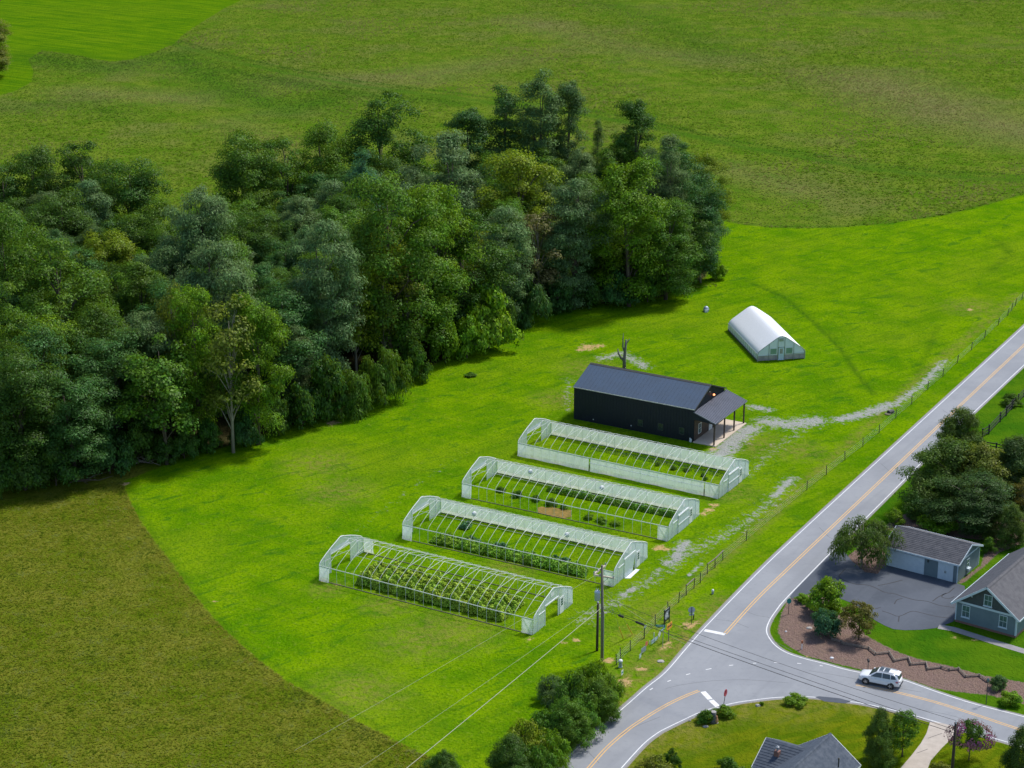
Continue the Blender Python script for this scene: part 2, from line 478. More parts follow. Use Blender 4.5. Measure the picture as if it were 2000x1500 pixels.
def ground_material():
    m, nt, b = nmat('grassland')
    p = pos(nt)
    def at(n):
        a = N(nt, 'ShaderNodeAttribute', attribute_name=n)
        return a.outputs['Fac']
    big = noise(nt, 0.035, 4, 0.6, p)
    mid = noise(nt, 0.16, 4, 0.6, p)
    streak = noise(nt, 0.42, 4, 0.62, stretch(nt, p, 0.55, 1.4, 1, R(-35)), 0.8)
    mow = noise(nt, 0.55, 3, 0.6, stretch(nt, p, 0.07, 1.3, 1, R(-42)), 0.3)
    mow2 = noise(nt, 0.7, 3, 0.6, stretch(nt, p, 0.07, 1.2, 1, R(30)), 0.3)
    fine = noise(nt, 2.6, 3, 0.65, p)
    tuft = noise(nt, 1.0, 5, 0.75, p)
    grit = noise(nt, 9.0, 2, 0.6, p)
    blade = noise(nt, 4.5, 3, 0.7, p)
    # mown grass
    lawn = mixc(nt, ramp(nt, mid, 0.32, 0.68), (0.078, 0.205, 0.001), (0.172, 0.305, 0.001))
    lawn = mixc(nt, math_(nt, 'MULTIPLY', ramp(nt, streak, 0.54, 0.68), 0.85), lawn, (0.042, 0.150, 0.006))
    lawn = mixc(nt, math_(nt, 'MULTIPLY', ramp(nt, big, 0.45, 0.68), 0.45), lawn, (0.190, 0.270, 0.008))
    lawn = mixc(nt, math_(nt, 'MULTIPLY', ramp(nt, tuft, 0.55, 0.70), 0.65), lawn, (0.205, 0.270, 0.030))
    lawn = mixc(nt, math_(nt, 'MULTIPLY', ramp(nt, fine, 0.48, 0.64), 0.62), lawn, (0.046, 0.150, 0.002))
    lawn = mixc(nt, math_(nt, 'MULTIPLY', ramp(nt, blade, 0.52, 0.68), 0.50), lawn, (0.235, 0.355, 0.020))
    lawn = mixc(nt, math_(nt, 'MULTIPLY', ramp(nt, mow, 0.48, 0.68), 0.36), lawn, (0.050, 0.150, 0.003))
    lawn = mixc(nt, math_(nt, 'MULTIPLY', ramp(nt, mow2, 0.50, 0.72), 0.22), lawn, (0.190, 0.270, 0.010))
    lawn = mixc(nt, math_(nt, 'MULTIPLY', at('far_lawn'), 0.7), lawn, mixc(nt, ramp(nt, mow2, 0.35, 0.65), (0.040, 0.125, 0.004), (0.110, 0.205, 0.004)))
    # gardens
    hl = mixc(nt, ramp(nt, mid, 0.35, 0.65), (0.042, 0.135, 0.005), (0.085, 0.180, 0.006))
    sl = mixc(nt, ramp(nt, streak, 0.35, 0.65), (0.085, 0.145, 0.004), (0.150, 0.185, 0.006))
    lawn = mixc(nt, ramp(nt, at('house_zone'), -0.5, 0.5), lawn, hl)
    lawn = mixc(nt, ramp(nt, at('south_zone'), -0.5, 0.5), lawn, sl)
    lawn = mixc(nt, math_(nt, 'MULTIPLY', at('dry'), ramp(nt, tuft, 0.35, 0.65)), lawn, (0.235, 0.215, 0.050))
    # unmown meadow
    mea = mixc(nt, ramp(nt, mid, 0.35, 0.65), (0.082, 0.170, 0.008), (0.150, 0.212, 0.020))
    mea = mixc(nt, math_(nt, 'MULTIPLY', ramp(nt, big, 0.50, 0.66), 0.45), mea, (0.175, 0.160, 0.060))
    mea2 = mixc(nt, ramp(nt, mid, 0.35, 0.65), (0.110, 0.160, 0.006), (0.175, 0.185, 0.022))
    mea = mixc(nt, at('near'), mea, mea2)
    mea = mixc(nt, math_(nt, 'MULTIPLY', ramp(nt, fine, 0.45, 0.7), 0.5), mea, (0.048, 0.095, 0.008))
    mea = mixc(nt, math_(nt, 'MULTIPLY', at('field_dry'), 0.6), mea, (0.190, 0.165, 0.075))
    mea = mixc(nt, math_(nt, 'MULTIPLY', at('track'), 0.85), mea, (0.055, 0.135, 0.010))
    lawn = mixc(nt, math_(nt, 'MULTIPLY', at('track'), ramp(nt, tuft, 0.3, 0.6, 0.25, 0.75), clamp=True), lawn, (0.036, 0.105, 0.006))
    edge = math_(nt, 'ADD', at('mown'), math_(nt, 'MULTIPLY', math_(nt, 'SUBTRACT', tuft, 0.5), 1.6))
    col = mixc(nt, ramp(nt, edge, -0.25, 0.25), mea, lawn)
    # leaf litter in the wood
    lit = mixc(nt, fine, (0.075, 0.060, 0.030), (0.040, 0.050, 0.015))
    wf = math_(nt, 'ADD', at('wood'), math_(nt, 'MULTIPLY', math_(nt, 'SUBTRACT', mid, 0.5), 0.6))
    col = mixc(nt, ramp(nt, wf, 0.35, 0.75), col, lit)
    # bare clay
    clay = mixc(nt, fine, (0.50, 0.29, 0.12), (0.62, 0.44, 0.24))
    df = math_(nt, 'ADD', at('dirt'), math_(nt, 'MULTIPLY', math_(nt, 'SUBTRACT', tuft, 0.5), 2.2))
    df = math_(nt, 'ADD', df, math_(nt, 'MULTIPLY', math_(nt, 'SUBTRACT', fine, 0.5), 1.2))
    col = mixc(nt, math_(nt, 'MULTIPLY', ramp(nt, df, 0.50, 0.90), 0.85), col, clay)
    # gravel worn through the grass
    grav = mixc(nt, ramp(nt, grit, 0.3, 0.7), (0.29, 0.295, 0.29), (0.45, 0.455, 0.455))
    grav = mixc(nt, math_(nt, 'MULTIPLY', ramp(nt, tuft, 0.5, 0.7), 0.35), grav, (0.30, 0.25, 0.16))
    gf = math_(nt, 'ADD', at('gravel'), math_(nt, 'ADD', math_(nt, 'MULTIPLY', math_(nt, 'SUBTRACT', tuft, 0.5), 1.5), math_(nt, 'MULTIPLY', math_(nt, 'SUBTRACT', fine, 0.5), 0.7)))
    col = mixc(nt, math_(nt, 'MULTIPLY', ramp(nt, gf, 0.56, 0.86), 0.90), col, grav)
    # bark mulch
    mul = mixc(nt, ramp(nt, grit, 0.35, 0.65), (0.130, 0.080, 0.064), (0.300, 0.215, 0.185))
    mul = mixc(nt, math_(nt, 'MULTIPLY', ramp(nt, tuft, 0.45, 0.65), 0.6), mul, (0.22, 0.16, 0.12))
    mf = math_(nt, 'ADD', at('mulch'), math_(nt, 'MULTIPLY', math_(nt, 'SUBTRACT', fine, 0.5), 0.7))
    col = mixc(nt, ramp(nt, mf, -0.1, 0.12), col, mul)
    nt.links.new(col, b.inputs['Base Color'])
    b.inputs['Roughness'].default_value = 1.0
    b.inputs['Specular IOR Level'].default_value = 0.0
    h = math_(nt, 'ADD', math_(nt, 'MULTIPLY', tuft, 0.7), math_(nt, 'ADD', math_(nt, 'MULTIPLY', fine, 0.55), math_(nt, 'MULTIPLY', streak, 0.5)))
    bump(nt, b, h, 0.60, 0.9)
    return m

M['ground'] = ground_material()
me = np_mesh('ground', V, Fq, M['ground'])
for nm, arr in (('mown', a_mown), ('wood', a_wood), ('gravel', a_gravel), ('dirt', a_dirt), ('track', a_track), ('dry', a_dry), ('mulch', a_mulch),
                ('house_zone', a_house), ('south_zone', a_south), ('near', a_near), ('field_dry', a_fdry), ('far_lawn', np.clip((X[:, 1] - 430) / 60, 0, 1))):
    at_ = me.attributes.new(nm, 'FLOAT', 'POINT')
    at_.data.foreach_set('value', arr.astype(np.float32))
tag(link('ground', me), 'green grassland with mown lawn, gravel and unmown meadow', None, None, 'structure')
# the land goes on to the horizon
far = MB()
far.v = [(-5000, -3000, -0.05), (5000, -3000, -0.05), (5000, 5000, -0.05), (-5000, 5000, -0.05)]
far.f = [(0, 1, 2, 3)]
fm, fnt, fb = nmat('far_grassland')
fn = noise(fnt, 0.02, 4, 0.6, pos(fnt))
fnt.links.new(mixc(fnt, ramp(fnt, fn, 0.35, 0.65), (0.09, 0.15, 0.015), (0.15, 0.17, 0.03)), fb.inputs['Base Color'])
fb.inputs['Roughness'].default_value = 0.95
tag(far.build('outer_ground', fm), 'grassland reaching to the horizon beyond the farm', None, None, 'structure')

# ------------------------------------------------------------------ roads
def smooth(pts, k=8):
    """Catmull-Rom through pixel points"""
    P = [np.array(p, float) for p in pts]
    P = [2 * P[0] - P[1]] + P + [2 * P[-1] - P[-2]]
    out = []
    for i in range(1, len(P) - 2):
        for j in range(k):
            t = j / k
            a, b, c, d = P[i - 1], P[i], P[i + 1], P[i + 2]
            out.append(0.5 * ((2 * b) + (c - a) * t + (2 * a - 5 * b + 4 * c - d) * t * t + (3 * b - a - 3 * c + d) * t ** 3))
    out.append(P[-2])
    return [tuple(o) for o in out]

def fill(name, px, z, mat, parent=None):
    pts = [G(x, y) for x, y in px]
    pts = [Vector((p.x, p.y, z)) for p in pts]
    tris = geometry.tessellate_polygon([pts])
    me = bpy.data.meshes.new(name)
    me.from_pydata([tuple(p) for p in pts], [], [tuple(t) for t in tris])
    bm = bmesh.new(); bm.from_mesh(me)
    for f in bm.faces:
        if f.normal.z < 0: f.normal_flip()
    bm.to_mesh(me); bm.free()
    me.materials.append(mat)
    return link(name, me, parent)

def strip(name, px, w, z, mat, parent=None, off=0.0):
    pts = [G(x, y) for x, y in px]
    n = len(pts)
    v, f = [], []
    for i in range(n):
        d = (pts[min(i + 1, n - 1)] - pts[max(i - 1, 0)]).normalized()
        s = Vector((-d.y, d.x, 0))
        for k in (-1, 1):
            q = pts[i] + s * (off + k * w / 2)
            v.append((q.x, q.y, z))
        if i: f.append((2 * i - 2, 2 * i - 1, 2 * i + 1, 2 * i))
    mb = MB(); mb.v, mb.f = v, [tuple(reversed(q)) for q in f]
    return mb.build(name, mat, parent)

def asphalt_mat(name, c1, c2, c3):
    m, nt, b = nmat(name)
    p = pos(nt)
    big = noise(nt, 0.12, 4, 0.6, p)
    lane = noise(nt, 0.5, 3, 0.6, stretch(nt, p, 0.10, 1.3, 1, R(-58)))
    grit = noise(nt, 14, 2, 0.7, p)
    mid = noise(nt, 1.6, 4, 0.65, p)
    col = mixc(nt, ramp(nt, big, 0.35, 0.65), c1, c2)
    col = mixc(nt, math_(nt, 'MULTIPLY', ramp(nt, mid, 0.5, 0.75), 0.4), col, c3)
    col = mixc(nt, math_(nt, 'MULTIPLY', ramp(nt, lane, 0.5, 0.7), 0.3), col, c3)
    col = mixc(nt, math_(nt, 'MULTIPLY', grit, 0.3), col, tuple(x * 0.6 for x in c1))
    nt.links.new(col, b.inputs['Base Color'])
    b.inputs['Roughness'].default_value = 0.85
    b.inputs['Specular IOR Level'].default_value = 0.35
    bump(nt, b, grit, 0.01, 0.5)
    return m

M['road'] = asphalt_mat('worn_asphalt', (0.305, 0.318, 0.340), (0.255, 0.268, 0.292), (0.200, 0.212, 0.235))
M['drive'] = asphalt_mat('dark_asphalt', (0.095, 0.110, 0.138), (0.068, 0.081, 0.104), (0.120, 0.136, 0.165))
M['shoulder'] = pm('gravel_shoulder', (0.30, 0.28, 0.25), (0.20, 0.19, 0.16), 6, 0.95)

WEST_EDGE = [(1060, 1530), (1089, 1500), (1130, 1459), (1186, 1410), (1231, 1371), (1264, 1342), (1300, 1313), (1340, 1267), (1382, 1220), (1480, 1119), (1560, 1043), (1700, 914), (1868, 760), (2000, 638), (2100, 546)]
EAST_EDGE = [(2110, 610), (2000, 713), (1950, 760), (1824, 880), (1696, 1007), (1625, 1077), (1537, 1167), (1517, 1191), (1503, 1212), (1497, 1231), (1503, 1247), (1517, 1263), (1539, 1276), (1573, 1287),
             (1613, 1297), (1645, 1306), (1677, 1313), (1730, 1321), (1763, 1328), (1787, 1336), (1840, 1355), (1907, 1376), (2000, 1400), (2100, 1428)]
SOUTH_EDGE = [(2100, 1492), (1979, 1453), (1930, 1439), (1860, 1419), (1790, 1399), (1737, 1385), (1685, 1374), (1657, 1370), (1594, 1362), (1552, 1361), (1510, 1363), (1475, 1367), (1440, 1372), (1405, 1380), (1370, 1390),
              (1335, 1406), (1300, 1423), (1284, 1432), (1256, 1454), (1214, 1500), (1190, 1530)]

def widen(px, w):
    pts = [G(x, y) for x, y in px]
    out = []
    for i, p in enumerate(pts):
        d = (pts[min(i + 1, len(pts) - 1)] - pts[max(i - 1, 0)]).normalized()
        q = p + Vector((-d.y, d.x, 0)) * w
        out.append(q)
    return out

we, ee, se = smooth(WEST_EDGE, 4), smooth(EAST_EDGE, 4), smooth(SOUTH_EDGE, 4)
# pavement runs a little beyond the edge lines
def poly_w(name, pts, z, mat):
    pts = [Vector((p.x, p.y, z)) for p in pts]
    tris = geometry.tessellate_polygon([pts])
    me = bpy.data.meshes.new(name)
    me.from_pydata([tuple(p) for p in pts], [], [tuple(t) for t in tris])
    bm = bmesh.new(); bm.from_mesh(me)
    for f in bm.faces:
        if f.normal.z < 0: f.normal_flip()
    bm.to_mesh(me); bm.free()
    me.materials.append(mat)
    return link(name, me)
sh = poly_w('road_shoulder', widen(we, 0.46) + widen(ee, 0.40) + widen(se, 0.50), 0.005, M['shoulder'])
tag(sh, 'narrow gravel shoulder along the country road', None, None, 'structure')
road = poly_w('road', widen(we, 0.26) + widen(ee, 0.24) + widen(se, 0.28), 0.010, M['road'])
tag(road, 'grey two lane country road with a junction', None, None, 'structure')

M['paint_white'] = pm('road_paint_white', (0.80, 0.80, 0.80), (0.62, 0.63, 0.64), 1.5, 0.7)
M['paint_yellow'] = pm('road_paint_yellow', (0.78, 0.46, 0.13), (0.62, 0.38, 0.15), 1.2, 0.7)
Z1 = 0.015
strip('edge_line', we, 0.105, Z1, M['paint_white'], road)
strip('edge_line', [p for p in ee if p[1] < 1168], 0.115, Z1, M['paint_white'], road)
strip('edge_line', [p for p in ee if p[1] > 1165], 0.12, Z1, M['paint_white'], road)
strip('edge_line', [p for p in se if p[0] > 1656], 0.115, Z1, M['paint_white'], road)
strip('edge_line', [p for p in se if p[0] < 1596], 0.115, Z1, M['paint_white'], road)
YEL = {'a': [(1416, 1238), (1480, 1168), (1560, 1091), (1700, 958), (1909, 760), (2000, 674), (2100, 577)],
       'b': [(1110, 1545), (1150, 1500), (1186, 1460), (1228, 1424), (1270, 1396), (1306, 1375), (1340, 1359), (1365, 1349)],
       'c': [(1672, 1337), (1737, 1349), (1825, 1371), (1905, 1396), (1986, 1423), (2080, 1452)]}
for k in YEL:
    for o in (-0.15, 0.15):
        strip('centre_line', smooth(YEL[k], 5), 0.11, Z1, M['paint_yellow'], road, o)
def bar(a, b, w, name='stop_line', mat='paint_white'):
    strip(name, [a, b], w, Z1, M[mat], road)
bar((1373, 1351), (1387, 1366), 0.60); bar((1388.5, 1367.5), (1405, 1383), 0.60)
bar((1376, 1231), (1416, 1239), 0.60)
for (x, y), (dx, dy) in zip([(1272, 1346), (1307, 1330), (1344, 1317), (1384, 1307), (1428, 1299.5), (1474, 1295.5), (1516, 1294), (1561, 1296), (1604, 1300.5)],
                            [(3, -1.8), (3.5, -1.3), (4, -1.1), (5.5, -1.1), (4, -.5), (3, -.2), (4, 0), (4, .3), (3, .5)]):
    bar((x - dx, y - dy), (x + dx, y + dy), 0.12, 'lane_dash')
for pts in ([(1590, 1363), (1600, 1364.5), (1640, 1368.5), (1660, 1371)],):
    fill('asphalt_patch', [(1592, 1361.5), (1600, 1360), (1640, 1364), (1662, 1370), (1650, 1374), (1610, 1370)], Z1, M['drive'], road)

M['seal'] = pm('crack_sealer', (0.10, 0.105, 0.115), (0.15, 0.155, 0.165), 3, 0.8)
for pts in ([(1452, 1192), (1478, 1202), (1500, 1206), (1512, 1215)], [(1398, 1210), (1430, 1214), (1462, 1226)], [(1500, 1240), (1512, 1252), (1530, 1262), (1548, 1272)], [(1300, 1345), (1330, 1338), (1390, 1330), (1460, 1328), (1540, 1334)],
            [(1205, 1440), (1240, 1420), (1290, 1400)], [(1600, 1030), (1625, 1052), (1650, 1046)], [(1720, 905), (1745, 925), (1770, 925)], [(1840, 800), (1862, 815)], [(1150, 1470), (1170, 1490)],
            [(1580, 1310), (1650, 1322), (1720, 1338), (1800, 1352)], [(1790, 1385), (1860, 1398), (1920, 1418)]):
    strip('crack', smooth(pts, 4), 0.05, Z1 - 0.001, M['seal'], road)

# driveway of the blue-grey house
DRIVE = [(1630, 1074.5), (1650, 1078), (1664, 1096), (1690, 1118), (1714, 1121), (1726, 1106), (1731, 1103), (1868, 1139), (1884, 1145), (1886, 1160), (1870, 1190), (1862, 1214), (1842, 1222), (1827, 1227),
         (1800, 1230), (1768, 1231), (1745, 1229), (1728, 1222), (1708, 1211), (1693, 1203), (1680, 1190), (1664, 1178), (1630, 1165), (1600, 1158), (1579, 1160), (1560, 1165), (1546, 1170), (1543, 1165), (1552, 1154)]
drv = fill('driveway', DRIVE, 0.020, M['drive'])
tag(drv, 'dark cracked asphalt driveway before the blue-grey garage', None, None, 'structure')
M['tar'] = pm('crack_tar', (0.022, 0.024, 0.030), (0.03, 0.03, 0.036), 3, 0.7)
z4 = lambda pts: [(1480 + x / 3.75, 1020 + y / 3.75) for x, y in pts]
for pts in ([(640, 345), (610, 375), (595, 400), (640, 430), (720, 455), (800, 460), (870, 485), (930, 515), (1000, 525), (1060, 545), (1150, 570), (1240, 580), (1330, 610), (1440, 625)],
            [(880, 465), (960, 450), (1060, 425)], [(910, 650), (970, 670), (1035, 690), (1120, 655), (1180, 660), (1300, 690), (1420, 705)], [(1035, 690), (1030, 730)],
            [(770, 620), (830, 640), (900, 625)], [(1440, 480), (1400, 515), (1360, 530), (1350, 550), (1400, 560), (1440, 545)], [(1280, 580), (1320, 550), (1380, 520)], [(1000, 600), (1020, 570), (1060, 560)]):
    strip('crack', smooth(z4(pts), 3), 0.13, 0.025, M['tar'], drv)
wk = strip('path', [(1833, 1224), (1862, 1229), (1900, 1241), (1950, 1257), (2010, 1275), (2050, 1287)], 1.15, 0.022, pm('path_concrete', (0.30, 0.29, 0.29), (0.23, 0.225, 0.23), 1.5, 0.9))
tag(wk, 'grey concrete path beside the blue-grey house', None, None, 'structure')
z5 = lambda pts: [(1440 + x / 3.5714, 1340 + y / 3.5714) for x, y in pts]
sd = fill('concrete_driveway', z5([(1345, 248), (1440, 262), (1540, 292), (1500, 360), (1420, 440), (1350, 520), (1320, 600), (1290, 680), (1060, 680), (1140, 571), (1210, 490), (1280, 400), (1320, 330)]), 0.020,
          pm('drive_concrete', (0.50, 0.44, 0.38), (0.40, 0.35, 0.30), 0.8, 0.9, bmp=0.01))
tag(sd, 'pale concrete driveway by the purple flowering tree', None, None, 'structure')
for pts in ([(1250, 470), (1330, 440)], [(1330, 365), (1430, 330)]):
    strip('crack', z5(pts), 0.06, 0.025, M['tar'], sd)
# ------------------------------------------------------------------ high tunnels (bare hoop greenhouses)
GW, GEAVE, GPEAK, NB = 9.3, 2.0, 3.95, 24
def hoop_profile():
    h = GW / 2
    pts = [(0, 0), (0, 1.2), (0.02, 1.85), (0.14, 2.12), (0.42, 2.34)]
    y0, z0 = 0.42, 2.34
    y1, z1 = h - 0.75, 3.72
    for t in (0.33, 0.66, 1.0):
        pts.append((y0 + (y1 - y0) * t, z0 + (z1 - z0) * t + 0.10 * math.sin(math.pi * t)))
    pts += [(h - 0.35, 3.88), (h, GPEAK)]
    return pts + [(GW - y, z) for y, z in pts[-2::-1]]
HP = hoop_profile()
def hoop_z(y):
    for (a, b), (c, d) in zip(HP, HP[1:]):
        if a <= y <= c and c > a:
            return b + (d - b) * (y - a) / (c - a)
    return 0
bow_me = MB().tube([(0, y, z) for y, z in HP], 0.021, 5, False).mesh('bow', M['galv'], True)
tie_z = hoop_z(2.5)
tie = MB().beam((0, 2.5, tie_z), (0, GW - 2.5, tie_z), 0.038)
tie_me = tie.mesh('collar_tie', M['galv'])
fan = MB().lathe([(0.10, -0.16), (0.30, -0.14), (0.34, 0), (0.30, 0.14), (0.10, 0.16)], 12)
fan_me = fan.mesh('circulation_fan', M['white_paint'], True)

def clip_end(y0, y1, z0):
    """outline of the end wall between y0 and y1 above z0"""
    pts = [(y0, z0), (y1, z0)]
    top = [(y, z) for y, z in HP if y0 < y < y1 and z > 0.1]
    up = [(y1, hoop_z(min(max(y1, 0.001), GW - 0.001)))] + top[::-1] + [(y0, hoop_z(min(max(y0, 0.001), GW - 0.001)))]
    if y1 >= GW: up = top[::-1] + [(y0, hoop_z(max(y0, 0.001)))]
    if y0 <= 0: up = up[:-1] if y1 < GW else top[::-1]
    return pts + up

def tunnel(a, c, label, style, fans=()):
    A, Cc = G(*a), G(*c)
    L = (Cc - A).length
    rz = math.atan2(Cc.y - A.y, Cc.x - A.x)
    t = thing('high_tunnel', label, 'greenhouse', A, rz, 'four uncovered hoop greenhouses in a row')
    for i in range(NB + 1):
        link('bow', bow_me, t, (L * i / NB, 0, 0))
    for i in range(1, NB, 2):
        link('collar_tie', tie_me, t, (L * i / NB, 0, 0))
    for y, r in ((GW / 2, 0.030), (2.3, 0.012), (GW - 2.3, 0.012)):
        z = hoop_z(y)
        pts = [(L * k / 8, y, z - 0.04 + 0.02 * math.sin(k * 1.7)) for k in range(9)]
        MB().tube(pts, r, 5).build('purlin', M['galv'], t)
    for y in (-0.05, GW + 0.05):
        sag = 0.10 if style == 1 and y < 0 else 0.03
        mb = MB()
        pts = [Vector((L * k / 12, y, 1.93 - sag * math.sin(math.pi * k / 12) * (0.6 + 0.4 * math.sin(k * 2.1)))) for k in range(13)]
        for p, q in zip(pts, pts[1:]): mb.beam(p, q, 0.05, 0.085)
        mb.build('hip_board', M['galv'], t)
        MB().box(0, L, y - 0.06, y + 0.02, 0.0, 0.08).build('base_board', M['base_board'], t)
    MB().beam((0.1, 0.3, hoop_z(0.3)), (L / NB * 2, 2.9, hoop_z(2.9)), 0.035).build('brace', M['galv'], t)
    for sx in (0.0, L):                                            # corner braces
        s = 1 if sx == 0 else -1
        MB().beam((sx, 0.03, 0.1), (sx + s * L / NB, 0.03, 1.9), 0.035).build('brace', M['galv'], t)
        MB().beam((sx, GW - 0.03, 0.1), (sx + s * L / NB, GW - 0.03, 1.9), 0.035).build('brace', M['galv'], t)
    bay = L / NB * 1.15
    def side(y, x0, x1, nm='side_film'):
        s = -1 if y < GW / 2 else 1
        mb = MB()
        n = max(2, int((x1 - x0) / 0.6))
        for k in range(n):
            u0, u1 = x0 + (x1 - x0) * k / n, x0 + (x1 - x0) * (k + 1) / n
            w0, w1 = 0.03 * math.sin(u0 * 2.3), 0.03 * math.sin(u1 * 2.3)
            mb.poly([(u0, y + s * (0.02 + w0 * 0.3), 0.52), (u1, y + s * (0.02 + w1 * 0.3), 0.52), (u1, y, 1.90), (u0, y, 1.90)])
        mb.build(nm, M['film'], t)
        mb = MB()
        for k in range(n):
            u0, u1 = x0 + (x1 - x0) * k / n, x0 + (x1 - x0) * (k + 1) / n
            w0, w1 = 0.06 * math.sin(u0 * 1.7), 0.06 * math.sin(u1 * 1.7)
            mb.poly([(u0, y + s * (0.12 + w0), 0.04), (u1, y + s * (0.12 + w1), 0.04), (u1, y + s * (0.02 + 0.009 * math.sin(u1 * 2.3)), 0.51), (u0, y + s * (0.02 + 0.009 * math.sin(u0 * 2.3)), 0.51)])
        mb.build('film_hem', M['film_hem'], t)
    yn, yf = -0.09, GW + 0.09
    for y in (yn, yf):
        if not (y == yn and style == 4):
            side(y, 0, bay, 'corner_film')
            if y == yn or style == 1: side(y, L - bay, L, 'corner_film')
    if style != 1:
        side(yf, bay + 0.02, L, 'side_film')
    if style == 4:
        side(yn, 0, L * 0.365, 'side_film'); side(yn, L * 0.372, L * 0.930, 'side_film'); side(yn, L * 0.934, L, 'side_film')
        MB().beam((L * 0.37, yn - 0.05, 1.25), (L * 0.93, yn - 0.05, 1.25), 0.05).build('roll_up_bar', M['white_paint'], t)
        for fx in (0.3685, 0.932):
            MB().beam((L * fx, yn - 0.07, 0.1), (L * fx, yn - 0.07, 1.0), 0.10).build('tie_down', M['dark_metal'], t)
    # end walls
    def end(x, out, o0, o1, ztop, name):
        g = out * 0.03
        def panel(y0, y1, z0, nm, mt='film'):
            MB().poly([(x + g, y, z) for y, z in clip_end(y0, y1, z0)]).build(nm, M[mt], t)
        panel(0, o0, 0.05, 'end_film'); panel(o1, GW, 0.05, 'end_film'); panel(o0 + 0.01, o1 - 0.01, ztop + 0.02, 'end_film', 'film')
        for y in (1.15, o0, o1, GW - 1.15):
            MB().box(x - 0.04 + g, x + 0.04 + g, y - 0.04, y + 0.04, 0, hoop_z(y) - 0.02).build('stud', M['galv'], t)
        MB().box(x - 0.05 + 2 * g, x + 0.05 + 2 * g, o0 - 0.05, o1 + 0.05, ztop - 0.07, ztop + 0.07).build('header', M['white_paint'], t)
        MB().box(x - 0.03 + 2 * g, x + 0.03 + 2 * g, 1.2, o0 - 0.06, 1.92, 2.0).build('rail', M['white_paint'], t)
        MB().tube([(x + 1.2 * g, y, z + 0.02) for y, z in HP[2:-2]], 0.055, 5, False).build('end_bow', M['white_paint'], t, smooth=True)
    end(0, -1, 2.35, 6.6, 2.45, 'back')
    MB().box(-0.13, -0.07, 2.5, 6.5, 2.72, 2.86).build('rolled_curtain', M['white_paint'], t)
    MB().poly([(-0.16, 2.6, 2.50), (-0.16, 6.4, 2.50), (-0.16, 6.4, 2.70), (-0.16, 2.6, 2.70)]).build('rolled_film', M['film_dense'], t)
    end(L, 1, 2.75, 5.85, 2.45, 'front')
    # white entrance door with a window of panes, right of the opening
    d = MB().box(L + 0.05, L + 0.10, 6.15, 7.08, 0.05, 2.08).build('door', M['white_paint'], t)
    for k in range(3):
        MB().box(L + 0.101, L + 0.115, 6.40, 6.85, 1.02 + k * 0.31, 1.25 + k * 0.31).build('pane', M['glass'], d)
    MB().box(L + 0.101, L + 0.16, 6.20, 6.25, 0.95, 1.02).build('handle', M['steel'], d)
    MB().poly([(L + 0.07, 4.05, 3.02), (L + 0.07, 4.75, 3.02), (L + 0.07, 4.75, 3.55), (L + 0.07, 4.05, 3.55)]).build('vent', M['white_paint'], t)
    if style in (3, 4):                                            # sliding panel door closed
        MB().poly([(L + 0.12, 2.75, 0.05), (L + 0.12, 5.85, 0.05), (L + 0.12, 5.85, 2.45), (L + 0.12, 2.75, 2.45)]).build('sliding_door', M['film_dense'], t)
        for z in (1.22, 2.42):
            MB().box(L + 0.13, L + 0.18, 2.7, 5.9, z - 0.06, z + 0.06).build('rail', M['white_paint'], t)
    if style == 2:                                                 # curtain hanging askew, its end lying on the sill
        MB().poly([(L + 0.12, 2.75, 0.05), (L + 0.12, 5.0, 0.05), (L + 0.12, 5.75, 2.42), (L + 0.12, 2.75, 2.42)]).build('curtain', M['film_dense'], t)
        MB().poly([(L + 0.15, 2.75, 0.03), (L + 0.75, 3.1, 0.02), (L + 0.65, 5.9, 0.02), (L + 0.15, 5.85, 0.03)]).build('ground_sheet', M['white_sheet'], t)
    for fx, fy in fans:
        link('circulation_fan', fan_me, t, (L * fx, fy, tie_z - 0.30), (R(90), 0, R(70)))
    return t, A, rz, L

T1 = tunnel((625, 1133), (1041, 1240), 'bare hoop greenhouse nearest the power pole, filled with tall leafy crops', 1)
T2 = tunnel((787, 1052), (1198, 1146), 'hoop greenhouse with crooked doorway curtain and a long dark crop row', 2, ((0.25, 5.2), (0.70, 5.0)))
T3 = tunnel((903, 970), (1305, 1057), 'hoop greenhouse with an orange straw patch before its near side', 3, ((0.24, 5.6), (0.60, 5.2)))
T4 = tunnel((1012, 890), (1404, 974), 'hoop greenhouse with film along its near side, next to the black barn', 4)

# ------------------------------------------------------------------ black barn with porch
def ribs(mb, p0, u, v, nrm, lu, lv, step, w, h):
    """raised ribs along v, repeated along u"""
    n = int(lu / step)
    for k in range(n + 1):
        a = p0 + u * (k * lu / max(1, n))
        mb.beam(a + nrm * (h / 2), a + v * lv + nrm * (h / 2), w, h, nrm)

M['black_steel'] = pm('black_metal_siding', (0.0045, 0.009, 0.018), (0.007, 0.012, 0.022), 0.6, 0.55, 0.0, spec=0.35)
M['black_roof'] = pm('charcoal_metal_roof', (0.058, 0.092, 0.145), (0.045, 0.074, 0.118), 0.5, 0.5, 0.0, spec=0.45)
M['porch_roof'] = pm('porch_metal_roof', (0.190, 0.205, 0.255), (0.130, 0.145, 0.190), 0.6, 0.40, 0.3, spec=0.5)
M['brown_paint'] = pm('dark_brown_paint', (0.060, 0.034, 0.026), (0.042, 0.026, 0.022), 2, 0.6)
M['trim_grey'] = pm('pale_eave_trim', (0.55, 0.55, 0.50), (0.42, 0.42, 0.39), 2, 0.6)

